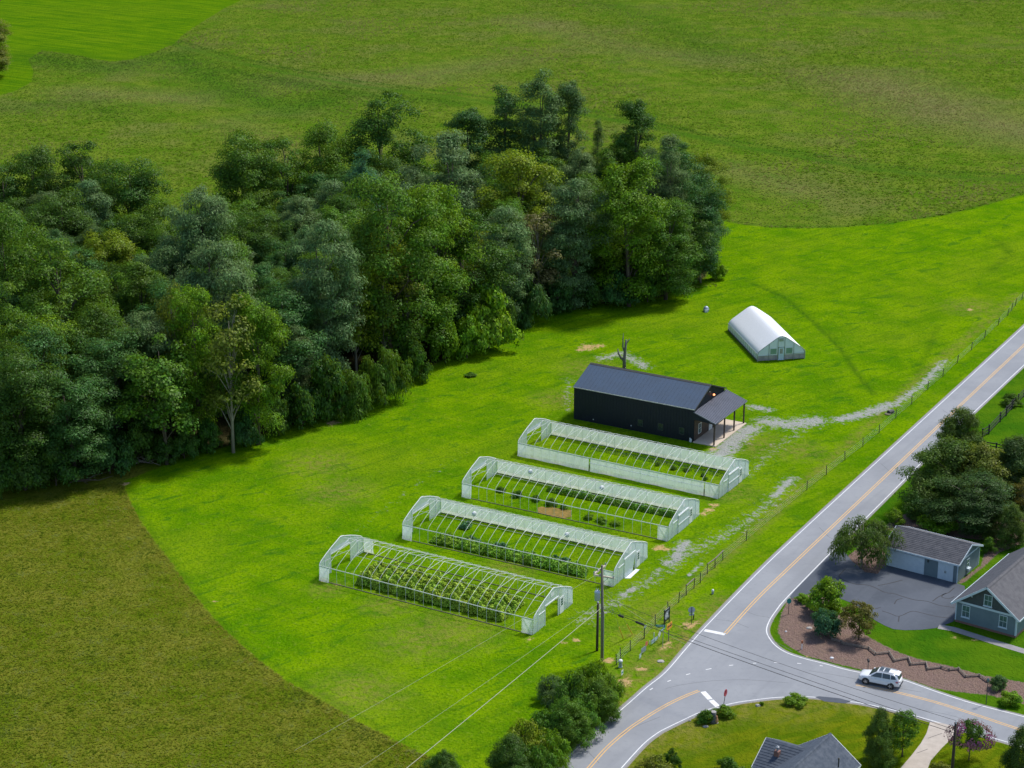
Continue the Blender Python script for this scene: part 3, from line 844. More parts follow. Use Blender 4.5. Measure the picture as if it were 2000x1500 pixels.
bA, bC = G(1121, 818), G(1354, 864)
BL, BW, BH, BR = (bC - bA).length, 10.2, 4.95, 6.95
brz = math.atan2(bC.y - bA.y, bC.x - bA.x)
barn = thing('barn', 'long black metal barn with dark roof and an open porch at its end', 'barn', bA, brz)
PX = BL + 3.15                                                     # outer edge of the porch
w = MB()
gab = lambda x: [(x, 0, 0), (x, BW, 0), (x, BW, BH), (x, BW / 2, BR - 0.02), (x, 0, BH)]
w.prism(gab(0), (BL, 0, 0))
wall = w.build('wall', M['black_steel'], barn)
rb = MB()
ribs(rb, Vector((0, 0, 0.05)), Vector((1, 0, 0)), Vector((0, 0, 1)), Vector((0, -1, 0)), BL, BH - 0.1, 0.45, 0.05, 0.025)
rb.build('siding_ribs', M['black_steel'], wall)
rb = MB()
for k in range(23):
    y = 0.1 + k * (BW - 0.2) / 22
    zt = BH + (BR - BH) * (1 - abs(y - BW / 2) / (BW / 2)) - 0.15
    rb.box(BL, BL + 0.025, y - 0.025, y + 0.025, 0.05, zt)
rb.build('siding_ribs', M['black_steel'], wall)
ov = 0.20
for s in (0, 1):
    y0 = -ov if s == 0 else BW + ov
    ze = BH - (BR - BH) * ov / (BW / 2)
    pts = [(-0.06, y0, ze + 0.06), (BL + ov, y0, ze + 0.06), (BL + ov, BW / 2, BR + 0.06), (-0.06, BW / 2, BR + 0.06)]
    rf = MB().prism(pts, (0, 0, 0.08)).build('roof', M['black_roof'], barn)
    rb = MB()
    d = Vector((0, BW / 2 - y0, BR - ze)); ln = d.length; d.normalize()
    nrm = Vector((1, 0, 0)).cross(d)
    if nrm.z < 0: nrm = -nrm
    ribs(rb, Vector((-0.04, y0, ze + 0.14)), Vector((1, 0, 0)), d, nrm, BL + ov, ln - 0.15, 0.61, 0.045, 0.03)
    rb.build('roof_ribs', M['black_roof'], rf)
    MB().box(-0.06, BL + ov, y0 - 0.05, y0 - 0.005, ze + 0.02, ze + 0.13).build('eave_trim', M['trim_grey'], rf)
MB().prism([(-0.06, BW / 2 - 0.35, BR + 0.04), (-0.06, BW / 2, BR + 0.20), (-0.06, BW / 2 + 0.35, BR + 0.04)], (BL + ov + 0.06, 0, 0)).build('ridge_cap', M['dark_metal'], barn)
for s in (-1, 1):
    p = Vector((BL + ov, BW / 2 + s * (BW / 2 + ov), BH - 0.02)); q = Vector((BL + ov, BW / 2, BR + 0.10))
    MB().beam(p + Vector((0.03, 0, 0)), q + Vector((0.03, 0, 0)), 0.05, 0.16).build('gable_trim', M['dark_metal'], barn)
def small_window(parent, x, y, z, wd, ht_, ax, m='white_paint', cross=True, name='window', d=0.05, gl='glass'):
    """double hung window on a wall facing -y ('y') or +x ('x'); frame, pane, bars"""
    def bx_(u0, u1, z0, z1, d0, d1):
        return MB().box(u0, u1, y - d1, y - d0, z0, z1) if ax == 'y' else MB().box(x + d0, x + d1, u0, u1, z0, z1)
    u = x if ax == 'y' else y
    fr = 0.07
    f = bx_(u - wd / 2 - fr, u + wd / 2 + fr, z + ht_, z + ht_ + fr, 0.003, d)
    for args in ((u - wd / 2 - fr, u + wd / 2 + fr, z - fr, z), (u - wd / 2 - fr, u - wd / 2, z, z + ht_), (u + wd / 2, u + wd / 2 + fr, z, z + ht_)):
        g = bx_(*args, 0.003, d); f.add(g.v, g.f)
    o = f.build(name, M[m], parent)
    for k in range(2):
        bx_(u - wd / 2, u + wd / 2, z + ht_ * k / 2 + 0.02, z + ht_ * (k + 1) / 2 - 0.02, 0.003, 0.02).build('pane', M[gl], o)
    bx_(u - wd / 2, u + wd / 2, z + ht_ / 2 - 0.02, z + ht_ / 2 + 0.02, 0.003, d - 0.01).build('sash_bar', M[m], o)
    if cross: bx_(u - 0.012, u + 0.012, z, z + ht_, 0.021, d - 0.015).build('sash_bar', M[m], o)
    return o
M['slate_trim'] = pm('dark_window_frame', (0.045, 0.055, 0.055), (0.03, 0.04, 0.04), 2, 0.5)
M['dim_glass'] = pm('dim_glass', (0.030, 0.050, 0.050), (0.014, 0.024, 0.026), 1.5, 0.15)
for x in (10.75, 13.95, 17.25):
    small_window(barn, x, -0.028, 0.95, 0.70, 0.90, 'y', 'slate_trim', False, gl='dim_glass')
for x, z in ((3.2, 0.45), (9.3, 0.65)):
    MB().box(x - 0.06, x + 0.06, -0.09, -0.03, z, z + 0.12).build('outlet_box', M['white_paint'], barn)
MB().prism([(18.45, -0.04, 0.02), (18.75, -0.25, 0.02), (18.85, -0.25, 0.5), (18.5, -0.04, 0.62)], (0.12, 0, 0)).build('hose_bib', M['white_paint'], barn)
MB().box(BL + 0.004, PX + 0.35, -0.15, BW + 0.35, 0.0, 0.14).build('slab', M['concrete'], barn, bevel=0.01)
for k in range(4):
    y = 0.1 + k * (BW + 0.0) / 3
    MB().box(PX - 0.10, PX + 0.08, y - 0.09, y + 0.09, 0.14, 3.22).build('post', M['brown_paint'], barn)
MB().box(PX - 0.08, PX + 0.06, -0.1, BW + 0.3, 3.22, 3.44).build('porch_beam', M['brown_paint'], barn)
z_hi, z_lo = 4.55, 3.38
pr = MB().prism([(BL + 0.03, -0.3, z_hi), (PX + 0.3, -0.3, z_lo), (PX + 0.3, BW + 0.45, z_lo), (BL + 0.03, BW + 0.45, z_hi)], (0, 0, 0.07)).build('porch_roof', M['porch_roof'], barn)
rb = MB()
d = Vector((PX + 0.27 - BL, 0, z_lo - z_hi)); ln = d.length; d.normalize()
ribs(rb, Vector((BL + 0.05, -0.25, z_hi + 0.075)), Vector((0, 1, 0)), d, Vector((d.z * -1, 0, d.x)), BW + 0.65, ln - 0.03, 0.38, 0.07, 0.07)
rb.build('roof_ribs', M['porch_roof'], pr)
MB().poly([(BL + 0.04, -0.2, 3.5), (PX, -0.2, 3.3), (PX, -0.2, z_lo + 0.02), (BL + 0.04, -0.2, z_hi - 0.02)]).build('porch_cheek', M['black_steel'], barn)
MB().box(BL + 0.027, BL + 0.06, 0.1, BW - 0.1, 0.15, 3.2).build('porch_wall', M['brown_paint'], barn)
small_window(barn, BL + 0.061, 1.9, 0.85, 0.8, 1.4, 'x', 'white_paint', False)
dr = MB().box(BL + 0.062, BL + 0.12, 5.0, 6.1, 0.16, 2.25).build('door', M['white_paint'], barn)
MB().box(BL + 0.121, BL + 0.17, 5.1, 5.16, 1.05, 1.15).build('handle', M['steel'], dr)
MB().box(BL + 0.062, BL + 0.10, 6.9, 9.5, 0.16, 2.6).build('sliding_door', M['black_steel'], barn)
lm, lnt, lb = nmat('lamp_glow')
lb.inputs['Base Color'].default_value = (0.9, 0.4, 0.2, 1)
lb.inputs['Emission Color'].default_value = (1.0, 0.32, 0.12, 1)
lb.inputs['Emission Strength'].default_value = 2.2
lamp = MB().box(BL + 0.026, BL + 0.10, 5.9, 6.1, 5.28, 5.42).build('wall_lamp', M['dark_metal'], barn)
MB().lathe([(0.02, -0.14), (0.13, -0.10), (0.16, 0.0), (0.12, 0.10), (0.02, 0.13)], 10, (BL + 0.27, 6.0, 5.32)).build('bulb', lm, lamp, smooth=True)
MB().lathe([(0.02, -0.05), (0.07, 0.0), (0.02, 0.05)], 8, (BL + 0.10, 4.9, 6.05)).build('camera_dome', M['white_paint'], barn, smooth=True)

# ------------------------------------------------------------------ white covered greenhouse
wA, wC = G(1422, 645), G(1479, 706)
WL, WW = (wC - wA).length, 7.75
wrz = math.atan2(wC.y - wA.y, wC.x - wA.x)
wh = thing('covered_greenhouse', 'white plastic covered hoop greenhouse standing alone on the lawn', 'greenhouse', wA, wrz)
def wprof(n=5):
    h = WW / 2
    half = [(0.0, 0.0), (-0.03, 0.55), (0.0, 1.1), (0.18, 1.52), (0.52, 1.86), (1.05, 2.24), (1.85, 2.80), (2.65, 3.36), (3.2, 3.72), (3.55, 3.88), (h, 3.94)]
    return half + [(WW - y, z) for y, z in half[-2::-1]]
WP = wprof()
n = 30
v, f = [], []
for i in range(n + 1):
    x = WL * i / n
    for j, (y, z) in enumerate(WP):
        c = -0.018 if i % 2 else 0.0
        t_ = z / 3.9
        v.append((x, y + (c if y > WW / 2 else -c) * (0.4 + t_), z + c * t_ * 0.8))
k = len(WP)
for i in range(n):
    for j in range(k - 1):
        f.append((i * k + j, i * k + j + 1, (i + 1) * k + j + 1, (i + 1) * k + j))
mb = MB(); mb.v, mb.f = v, f
M['white_film'] = film_mat('white_greenhouse_film', (0.95, 0.96, 0.98), 0.97, 0.02, 0.08)
mb.build('cover', M['white_film'], wh, smooth=True)
def wz(y):
    for (a, b), (c, d) in zip(WP, WP[1:]):
        if a <= y <= c and c > a: return b + (d - b) * (y - a) / (c - a)
    return 0
for x in (0.0, WL):
    for y0, y1 in ((0.0, 1.85), (1.85, 3.3), (3.3, 4.4), (4.4, 5.9), (5.9, WW)):
        z0 = 0.85 if y0 != 3.3 else 2.15
        top = [(y, z) for y, z in WP if y0 < y < y1 and z > z0]
        e1 = [(y1, wz(y1))] if y1 < WW else []
        e0 = [(y0, wz(y0))] if y0 > 0 else []
        MB().poly([(x, y, z) for y, z in [(max(y0, 0.0), z0), (min(y1, WW), z0)] + e1 + top[::-1] + e0]).build('end_panel', M['white_sheet'], wh)
    if x == 0: MB().poly([(x, 3.3, 0), (x, 4.4, 0), (x, 4.4, 2.15), (x, 3.3, 2.15)]).build('end_panel', M['white_sheet'], wh)
M['kick'] = pm('stained_kick_panel', (0.52, 0.45, 0.44), (0.26, 0.24, 0.25), 1.1, 0.7)
for y0, y1 in ((0.03, 1.85), (1.85, 3.3), (4.4, 5.9), (5.9, WW - 0.03)):
    MB().box(WL - 0.03, WL + 0.01, y0 + 0.03, y1 - 0.03, 0.08, 0.84).build('kick_panel', M['kick'], wh)
    MB().box(-0.01, 0.03, y0 + 0.03, y1 - 0.03, 0.08, 0.84).build('kick_panel', M['kick'], wh)
for y in (0.06, 1.85, 3.3, 4.4, 5.9, WW - 0.06):
    MB().box(WL + 0.012, WL + 0.07, y - 0.035, y + 0.035, 0, max(0.8, wz(min(max(y, 0.2), WW - 0.2)) - 0.03)).build('stud', M['steel'], wh)
MB().box(WL + 0.012, WL + 0.06, 0.1, 3.25, 0.83, 0.89).build('rail', M['steel'], wh)
MB().box(WL + 0.012, WL + 0.06, 4.45, WW - 0.1, 0.95, 1.01).build('rail', M['steel'], wh)
MB().tube([(WL + 0.02, y, z) for y, z in WP], 0.05, 5, False).build('end_bow', M['steel'], wh, smooth=True)
M['pale_green'] = pm('green_shade_pane', (0.24, 0.38, 0.27), (0.18, 0.30, 0.22), 1.5, 0.5)
for y0 in (2.08, 4.66):
    o = MB().box(WL + 0.012, WL + 0.05, y0 - 0.06, y0 + 1.06, 1.02, 2.02).build('window', M['white_paint'], wh)
    MB().box(WL + 0.051, WL + 0.065, y0, y0 + 1.0, 1.08, 1.96).build('pane', M['pale_green'], o)
d_ = MB().box(WL + 0.012, WL + 0.08, 3.40, 4.30, 0.03, 2.08).build('door', pm('pale_blue_door', (0.62, 0.72, 0.80), (0.55, 0.66, 0.74), 1.5, 0.5), wh)
for a in range(2):
    for b_ in range(3):
        MB().box(WL + 0.081, WL + 0.095, 3.62 + a * 0.24, 3.83 + a * 0.24, 1.10 + b_ * 0.28, 1.35 + b_ * 0.28).build('pane', pm('warm_pane', (0.42, 0.36, 0.28), (0.3, 0.27, 0.22), 2, 0.3) if not (a or b_) else bpy.data.materials['warm_pane'], d_)
MB().box(WL + 0.012, WL + 0.09, 3.48, 4.15, 3.12, 3.58).build('vent', M['steel'], wh)
for y in (-0.05, WW + 0.05):
    MB().box(0, WL, y - 0.03, y + 0.03, 0.0, 0.22).build('base_board', M['base_board'], wh)
    for i in range(14):
        x = WL * (i + 0.5) / 14
        MB().box(x - 0.02, x + 0.02, y - (0.035 if y < 0 else -0.001), y + (0.001 if y < 0 else 0.035), 0.1, 1.25).build('lath', M['steel'], wh)
    MB().beam((0, y, 1.22), (WL, y, 1.22), 0.05).build('hip_rail', M['steel'], wh)

# ------------------------------------------------------------------ garage and house on the right
M['siding'] = pm('blue_grey_siding', (0.155, 0.215, 0.240), (0.130, 0.185, 0.210), 0.8, 0.7)
M['siding_dark'] = pm('dark_gable_shingles', (0.070, 0.085, 0.085), (0.055, 0.07, 0.07), 3, 0.8)
M['shingle'] = pm('charcoal_shingles', (0.085, 0.088, 0.102), (0.058, 0.062, 0.074), 1.6, 0.9, bmp=0.02)
M['shingle_lit'] = pm('charcoal_shingles_lit', (0.120, 0.118, 0.128), (0.090, 0.089, 0.100), 1.6, 0.9, bmp=0.02)  # same roofing in a lighter tone: sunlight painted into the sunward slopes
M['trim'] = pm('white_blue_trim', (0.60, 0.70, 0.76), (0.52, 0.62, 0.69), 2, 0.55)
M['brick'] = pm('brick_foundation', (0.26, 0.13, 0.10), (0.20, 0.11, 0.09), 4, 0.9)

def lap(parent, x0, x1, y, z0, z1, step=0.2):
    """lap siding boards on a wall facing -y"""
    k = 0
    z = z0
    while z < z1 - 0.02:
        zt = min(z + step, z1)
        me_ = MB().prism([(x0, y, z), (x0, y - 0.022, z), (x0, y - 0.004, zt)], (x1 - x0, 0, 0))
        me_.build('siding_board', M['siding'], parent)
        z += step

def lap_gable(parent, x, y0, y1, z0, z1, step=0.2, apex=None):
    z = z0
    while z < z1 - 0.02:
        zt = min(z + step, z1)
        MB().prism([(x, y0, z), (x + 0.022, y0, z), (x + 0.004, y0, zt)], (0, y1 - y0, 0)).build('siding_board', M['siding'], parent)
        z += step

def shingles(mb, p0, u, d, nrm, lu, ld, step):
    """overlapping shingle courses"""
    n = int(ld / step)
    for k in range(n):
        a = p0 + d * (k * ld / n)
        b_ = p0 + d * ((k + 1) * ld / n)
        mb.add([a, a + u * lu, b_ + u * lu, b_, a + nrm * 0.03, a + u * lu + nrm * 0.03, b_ + u * lu + nrm * 0.006, b_ + nrm * 0.006],
               [(0, 3, 2, 1), (4, 5, 6, 7), (0, 1, 5, 4), (1, 2, 6, 5), (2, 3, 7, 6), (3, 0, 4, 7)])

def gable_roof_x(parent, x0, x1, yA, yB, ze, zr, m1, m2, ovx, ovy, yr=None):
    """ridge along x"""
    yr = (yA + yB) / 2 if yr is None else yr
    sl = (zr - ze) / (yr - yA)
    for s, y0, mt in ((-1, yA, m1), (1, yB, m2)):
        ye = y0 + s * ovy
        z_e = ze - sl * ovy
        d = Vector((0, yr - ye, zr - z_e)); ln = d.length; d.normalize()
        nrm = Vector((0, s * abs(d.z), abs(d.y)))
        rf = MB().prism([(x0 - ovx, ye, z_e), (x1 + ovx, ye, z_e), (x1 + ovx, yr, zr), (x0 - ovx, yr, zr)], (0, 0, 0.08)).build('roof', mt, parent)
        mb = MB()
        shingles(mb, Vector((x0 - ovx, ye, z_e + 0.081)), Vector((1, 0, 0)), d, nrm, x1 - x0 + 2 * ovx, ln, 0.28)
        mb.build('shingle_courses', mt, rf)
        MB().box(x0 - ovx, x1 + ovx, ye + (s * 0.004 if s > 0 else -0.05), ye + (0.05 if s > 0 else -0.004), z_e - 0.08, z_e + 0.12).build('fascia', M['trim'], rf)
        for xx in (x0 - ovx - 0.03, x1 + ovx + 0.03):
            MB().beam((xx, ye, z_e + 0.02), (xx, yr, zr + 0.02), 0.05, 0.2).build('rake_board', M['trim'], rf)
    MB().prism([(x0 - ovx, yr - 0.2, zr + 0.02), (x0 - ovx, yr, zr + 0.16), (x0 - ovx, yr + 0.2, zr + 0.02)], (x1 - x0 + 2 * ovx, 0, 0)).build('ridge_cap', m1, parent)

gA, gC = G(1729, 1103), G(1868, 1139)
GL, GD = (gC - gA).length, 6.6
grz = math.atan2(gC.y - gA.y, gC.x - gA.x)
ga = thing('garage', 'blue-grey garage with a wide white door and dark shingle roof', 'garage', gA, grz)
GH_, GR_ = 2.55, 3.85
MB().prism([(0, 0, 0), (0, GD, 0), (0, GD, GH_), (0, GD / 2, GR_ - 0.05), (0, 0, GH_)], (GL, 0, 0)).build('wall', M['siding'], ga)
for x0, x1 in ((0.0, 0.12), (5.12, 6.75), (8.85, GL)):
    lap(ga, x0, x1, -0.001, 0.02, GH_ - 0.1)
lap_gable(ga, GL + 0.001, 0, GD, 0.02, GH_)
gable_roof_x(ga, 0, GL, 0, GD, GH_, GR_, M['shingle'], M['shingle_lit'], 0.30, 0.30)
gd = MB().box(0.18, 5.05, -0.05, -0.003, 0.0, 2.15).build('garage_door', M['trim'], ga)
for k in range(4):
    for j in range(6):
        MB().box(0.26 + j * 0.80, 0.26 + j * 0.80 + 0.68, -0.065, -0.051, 0.06 + k * 0.53, 0.06 + k * 0.53 + 0.42).build('panel', M['trim'], gd)
dd = MB().box(6.82, 8.78, -0.04, -0.003, 0.0, 2.2).build('double_door', M['trim'], ga)
for k in (0, 1):
    MB().box(6.90 + k * 0.93, 6.90 + k * 0.93 + 0.86, -0.06, -0.041, 0.06, 2.12).build('door_leaf', M['trim'], dd)
for x in (7.70, 7.84):
    MB().box(x, x + 0.05, -0.10, -0.061, 0.95, 1.25).build('handle', M['dark_metal'], dd)
MB().box(5.45, 5.6, -0.16, -0.025, 1.8, 2.05).build('wall_lamp', M['dark_metal'], ga)
small_window(ga, GL + 0.024, 3.1, 1.0, 0.7, 1.0, 'x', 'trim', True)
MB().box(GL + 0.024, GL + 0.35, 2.75, 3.45, 0.66, 0.90).build('window_box', M['trim'], ga)
for x, y in ((GL - 0.02, -0.03), (GL - 0.02, GD - 0.07)):
    MB().box(x, x + 0.06, y, y + 0.1, 0.0, GH_).build('corner_board', M['trim'], ga)
MB().tube([(GL + 0.1, -0.1, 0.1), (GL + 0.1, -0.1, 2.35), (GL + 0.1, -0.28, 2.48)], 0.045, 6).build('downspout', M['trim'], ga)
gz = lambda y: GH_ + (GR_ - GH_) * (1 - abs(y - GD / 2) / (GD / 2))
MB().beam((GL + 0.04, 0.05, GH_ - 0.03), (GL + 0.04, GD - 0.05, GH_ - 0.03), 0.06, 0.16).build('frieze_board', M['trim'], ga)

# house: gable end towards the camera, ridge running back
hA, hC = G(1865, 1213.5), G(1983, 1246)
HL = (hC - hA).length
hrz = math.atan2(hC.y - hA.y, hC.x - hA.x)
ho = thing('house', 'blue-grey house with white trimmed gable windows at the picture edge', 'house', hA, hrz)
HD, HE, HR = 16.0, 2.62, 5.35
MB().prism([(0, 0, 0.25), (HL, 0, 0.25), (HL, 0, HE), (HL / 2, 0, HR - 0.06), (0, 0, HE)], (0, HD, 0)).build('wall', M['siding'], ho)
MB().box(-0.03, HL + 0.03, -0.03, HD, 0.0, 0.249).build('foundation', M['brick'], ho)
lap(ho, 0.1, HL - 0.1, -0.001, 0.27, HE - 0.12, 0.2)
def row(z): return (z - HE) / (HR - HE) * HL / 2
z = HE + 0.02
while z < HR - 0.25:
    zt = min(z + 0.18, HR - 0.1)
    MB().prism([(row(z) + 0.05, -0.026, z), (HL - row(z) - 0.05, -0.026, z), (HL - row(zt) - 0.05, -0.006, zt), (row(zt) + 0.05, -0.006, zt)], (0, 0.004, 0)).build('gable_shingle_course', M['siding_dark'], ho)
    z += 0.18
MB().box(0, HL, -0.07, -0.028, HE - 0.12, HE + 0.12).build('frieze_board', M['trim'], ho)
for x in (-0.02, HL - 0.12):
    MB().box(x, x + 0.14, -0.06, -0.026, 0.26, HE - 0.13).build('corner_board', M['trim'], ho)
MB().box(HL + 0.004, HL + 0.05, -0.05, 0.12, 0.26, HE - 0.05).build('corner_board', M['trim'], ho)
for x, z, w_, h_ in ((1.25, 0.95, 0.85, 1.35), (5.75, 0.95, 0.85, 1.35), (HL / 2 + 0.12, 3.05, 0.85, 1.25)):
    o = small_window(ho, x, -0.03, z, w_, h_, 'y', 'trim', True)
    MB().box(x - w_ / 2 - 0.12, x + w_ / 2 + 0.12, -0.14, -0.031, z - 0.16, z - 0.072).build('sill', M['trim'], o)
sl = (HR - HE) / (HL / 2)
for s in (0, 1):
    xo = -0.45 if s == 0 else HL + 0.45
    zo = HE - sl * 0.45
    mt = M['shingle'] if s == 0 else M['shingle_lit']
    rf = MB().prism([(xo, -0.45, zo), (HL / 2, -0.45, HR), (HL / 2, HD + 0.4, HR), (xo, HD + 0.4, zo)], (0, 0, 0.09)).build('roof', mt, ho)
    d = Vector((HL / 2 - xo, 0, HR - zo)); ln = d.length; d.normalize()
    nrm = Vector((abs(d.z) * (-1 if s == 0 else 1), 0, abs(d.x)))
    mb = MB(); shingles(mb, Vector((xo, -0.45, zo + 0.091)), Vector((0, 1, 0)), d, nrm, HD + 0.85, ln, 0.28)
    mb.build('shingle_courses', mt, rf)
    MB().beam((xo, -0.48, zo + 0.02), (HL / 2, -0.48, HR + 0.02), 0.05, 0.24).build('rake_board', M['trim'], rf)
    MB().beam((xo - (0.04 if s == 0 else -0.04), -0.45, zo + 0.04), (xo - (0.04 if s == 0 else -0.04), HD + 0.4, zo + 0.04), 0.07, 0.16).build('gutter', M['trim'], rf)
for fx in (0.25, 0.5, 0.75):
    x = HL * fx
    zz = HE + sl * min(x, HL - x)
    MB().prism([(x - 0.06, -0.44, zz - 0.08), (x - 0.06, -0.03, zz - 0.45), (x - 0.06, -0.03, zz - 0.08)], (0.12, 0, 0)).build('bracket', M['trim'], ho)
MB().prism([(HL / 2 - 0.22, -0.45, HR + 0.05), (HL / 2, -0.45, HR + 0.2), (HL / 2 + 0.22, -0.45, HR + 0.05)], (0, HD + 0.85, 0)).build('ridge_cap', M['shingle_lit'], ho)

# house at the lower edge: only its roof and a strip of wall come into view
M['blue_shingle'] = pm('blue_grey_shingles', (0.075, 0.094, 0.125), (0.050, 0.066, 0.092), 2.2, 0.85, bmp=0.02)
ridge0 = G(1622, 1434, 5.4); ridge1 = G(1549, 1500, 5.4)
eR = G(1698, 1479.5, 3.0)
rd = (ridge1 - ridge0); rd.z = 0; rd.normalize()
sh_rz = math.atan2(rd.y, rd.x)
so = thing('bungalow', 'house with blue-grey shingle roof at the lower picture edge', 'house', (ridge0.x, ridge0.y, 0), sh_rz)
inv = Matrix.Rotation(-sh_rz, 3, 'Z')
half = abs((inv @ (eR - Vector((ridge0.x, ridge0.y, 3.0)))).y)
SLN = 17.0
ze_, zr_ = 3.0, 5.4
MB().prism([(0.35, -half + 0.35, 0), (0.35, half - 0.35, 0), (0.35, half - 0.35, ze_ - 0.02), (0.35, 0, zr_ - 0.15), (0.35, -half + 0.35, ze_ - 0.02)], (SLN - 0.7, 0, 0)).build('wall', M['white_paint'], so)
def slope(parent, a, b, c, d_, mt, name='roof'):
    """roof plane a-b (eave) c-d (ridge)"""
    rf = MB().prism([a, b, c, d_], (0, 0, 0.08)).build(name, mt, parent)
    a, b, c, d_ = map(Vector, (a, b, c, d_))
    n_ = (b - a).cross(d_ - a).normalized()
    if n_.z < 0: n_ = -n_
    mb = MB()
    k = max(1, int((d_ - a).length / 0.3))
    up = Vector((0, 0, 0.081))
    for i in range(k):
        p0, q0 = a.lerp(d_, i / k) + up, b.lerp(c, i / k) + up
        p1, q1 = a.lerp(d_, (i + 1) / k) + up, b.lerp(c, (i + 1) / k) + up
        mb.add([p0, q0, q1, p1, p0 + n_ * 0.035, q0 + n_ * 0.035, q1 + n_ * 0.006, p1 + n_ * 0.006], [(0, 3, 2, 1), (4, 5, 6, 7), (0, 1, 5, 4), (1, 2, 6, 5), (2, 3, 7, 6), (3, 0, 4, 7)])
    mb.build('shingle_courses', mt, rf)
    MB().beam(a + Vector((0, 0, -0.02)), b + Vector((0, 0, -0.02)), 0.06, 0.18).build('fascia', M['white_paint'], rf)
    return rf
slope(so, (0, half, ze_), (SLN, half, ze_), (SLN, 0, zr_), (0, 0, zr_), M['blue_shingle'])
slope(so, (0, -half, ze_), (SLN, -half, ze_), (SLN, 0, zr_), (0, 0, zr_), M['blue_shingle'])
for s in (-1, 1):
    MB().beam((-0.04, s * half, ze_ - 0.02), (-0.04, 0, zr_ - 0.02), 0.05, 0.2).build('rake_board', M['white_paint'], so)
MB().prism([(0, -0.18, zr_ + 0.06), (0, 0, zr_ + 0.17), (0, 0.18, zr_ + 0.06)], (SLN, 0, 0)).build('ridge_cap', M['blue_shingle'], so)
# lower wing with its own gable on the left
wr0 = inv @ (G(1497, 1442, 4.6) - Vector((ridge0.x, ridge0.y, 0)))
wr1 = inv @ (G(1566, 1462, 4.6) - Vector((ridge0.x, ridge0.y, 0)))
wdv = (wr1 - wr0); wdv.z = 0; wln = wdv.length; wdv.normalize()
wpv = Vector((-wdv.y, wdv.x, 0))
if (inv.inverted() @ wpv).y > 0: wpv = -wpv
we0 = wr0 + wpv * 3.1 - Vector((0, 0, 1.75)); we1 = wr1 + wdv * 1.2 + wpv * 3.1 - Vector((0, 0, 1.75))
slope(so, we0, we1, wr1 + wdv * 1.2, wr0, M['blue_shingle'], 'wing_roof')
wf0 = wr0 - wpv * 3.1 - Vector((0, 0, 1.75)); wf1 = wr1 - wpv * 3.1 - Vector((0, 0, 1.75)) + wdv * 0.2
slope(so, wf0, wf1, wr1, wr0, M['blue_shingle'], 'wing_roof')
for e_ in (we0, wf0):
    MB().beam(e_ - wdv * 0.04, wr0 - wdv * 0.04, 0.05, 0.2).build('rake_board', M['white_paint'], so)
b0, b1 = wr0 + wpv * 2.7 + wdv * 0.4, wr0 - wpv * 2.7 + wdv * 0.4
MB().prism([(b0.x, b0.y, 0), (b1.x, b1.y, 0), (b1.x, b1.y, 2.95), ((wr0 + wdv * 0.4).x, (wr0 + wdv * 0.4).y, 4.4), (b0.x, b0.y, 2.95)], wdv * wln).build('wing_wall', M['white_paint'], so)
def on_roof(px, z):
    return inv @ (G(px[0], px[1], z) - Vector((ridge0.x, ridge0.y, 0)))
p = on_roof((1638, 1489), 4.5)
MB().lathe([(0.07, -0.5), (0.07, 0.35), (0.11, 0.36), (0.11, 0.45), (0.02, 0.5)], 8, tuple(p)).build('vent_pipe', M['dark_metal'], so)
p = on_roof((1518, 1475), 3.9)
MB().box(p.x - 0.25, p.x + 0.25, p.y - 0.25, p.y + 0.25, p.z - 0.8, p.z + 0.5).build('chimney', M['brick'], so)
MB().lathe([(0.12, -0.4), (0.12, 0.3), (0.2, 0.32), (0.04, 0.45)], 8, (p.x, p.y, p.z + 0.6)).build('chimney_pipe', M['steel'], so)
# ------------------------------------------------------------------ the car
M['car_white'] = pm('car_paint_white', (0.80, 0.82, 0.84), (0.76, 0.79, 0.82), 0.6, 0.28, spec=0.6, coat=0.6)
M['car_glass'] = pm('car_glass', (0.030, 0.045, 0.050), (0.045, 0.06, 0.065), 0.8, 0.08, spec=0.9)
M['car_dark'] = pm('car_plastic', (0.03, 0.03, 0.033), (0.045, 0.045, 0.05), 3, 0.7)
M['alloy'] = pm('alloy', (0.55, 0.56, 0.58), (0.42, 0.43, 0.45), 3, 0.35, 0.7)
M['tail_red'] = pm('tail_lamp', (0.45, 0.03, 0.03), (0.30, 0.02, 0.02), 3, 0.25)
M['lamp_clear'] = pm('head_lamp', (0.55, 0.60, 0.65), (0.3, 0.33, 0.36), 3, 0.15, spec=0.8)
w0, w1 = G(1692, 1336), G(1738, 1345.5)                            # contact points of the near wheels
cd = (w0 - w1); cd.z = 0; cd.normalize()
crz = math.atan2(cd.y, cd.x)
cside = Vector((-cd.y, cd.x, 0))                                  # the car's left
cmid = (w0 + w1) / 2 - cside * 0.80
cmid.z = 0.012
car = thing('car', 'white crossover car driving on the road past the mulch bed', 'car', cmid, crz)
st = [(2.30, .62, .40, .52), (2.22, .80, .28, .74), (1.95, .94, .24, .86), (1.45, 1.02, .24, .91), (1.00, 1.07, .24, .925), (0.2, 1.06, .24, .925), (-0.8, 1.07, .24, .925),
      (-1.55, 1.08, .25, .92), (-2.05, 1.06, .30, .88), (-2.25, 1.00, .36, .80), (-2.32, .80, .45, .70)]
v, f = [], []
for x, zt, zb, hw in st:
    half_ = [(0, zt + 0.035), (hw * .55, zt + 0.025), (hw * .86, zt - 0.02), (hw * .97, zt - 0.12), (hw, zt - 0.32 if zt > .9 else (zt + zb) / 2 + .05), (hw * .985, (zt + zb) / 2 - .05), (hw * .95, zb + .06), (hw * .80, zb), (0, zb)]
    ring = half_ + [(-y, z) for y, z in half_[-2:0:-1]]
    v += [(x, y, z) for y, z in ring]
k = 16
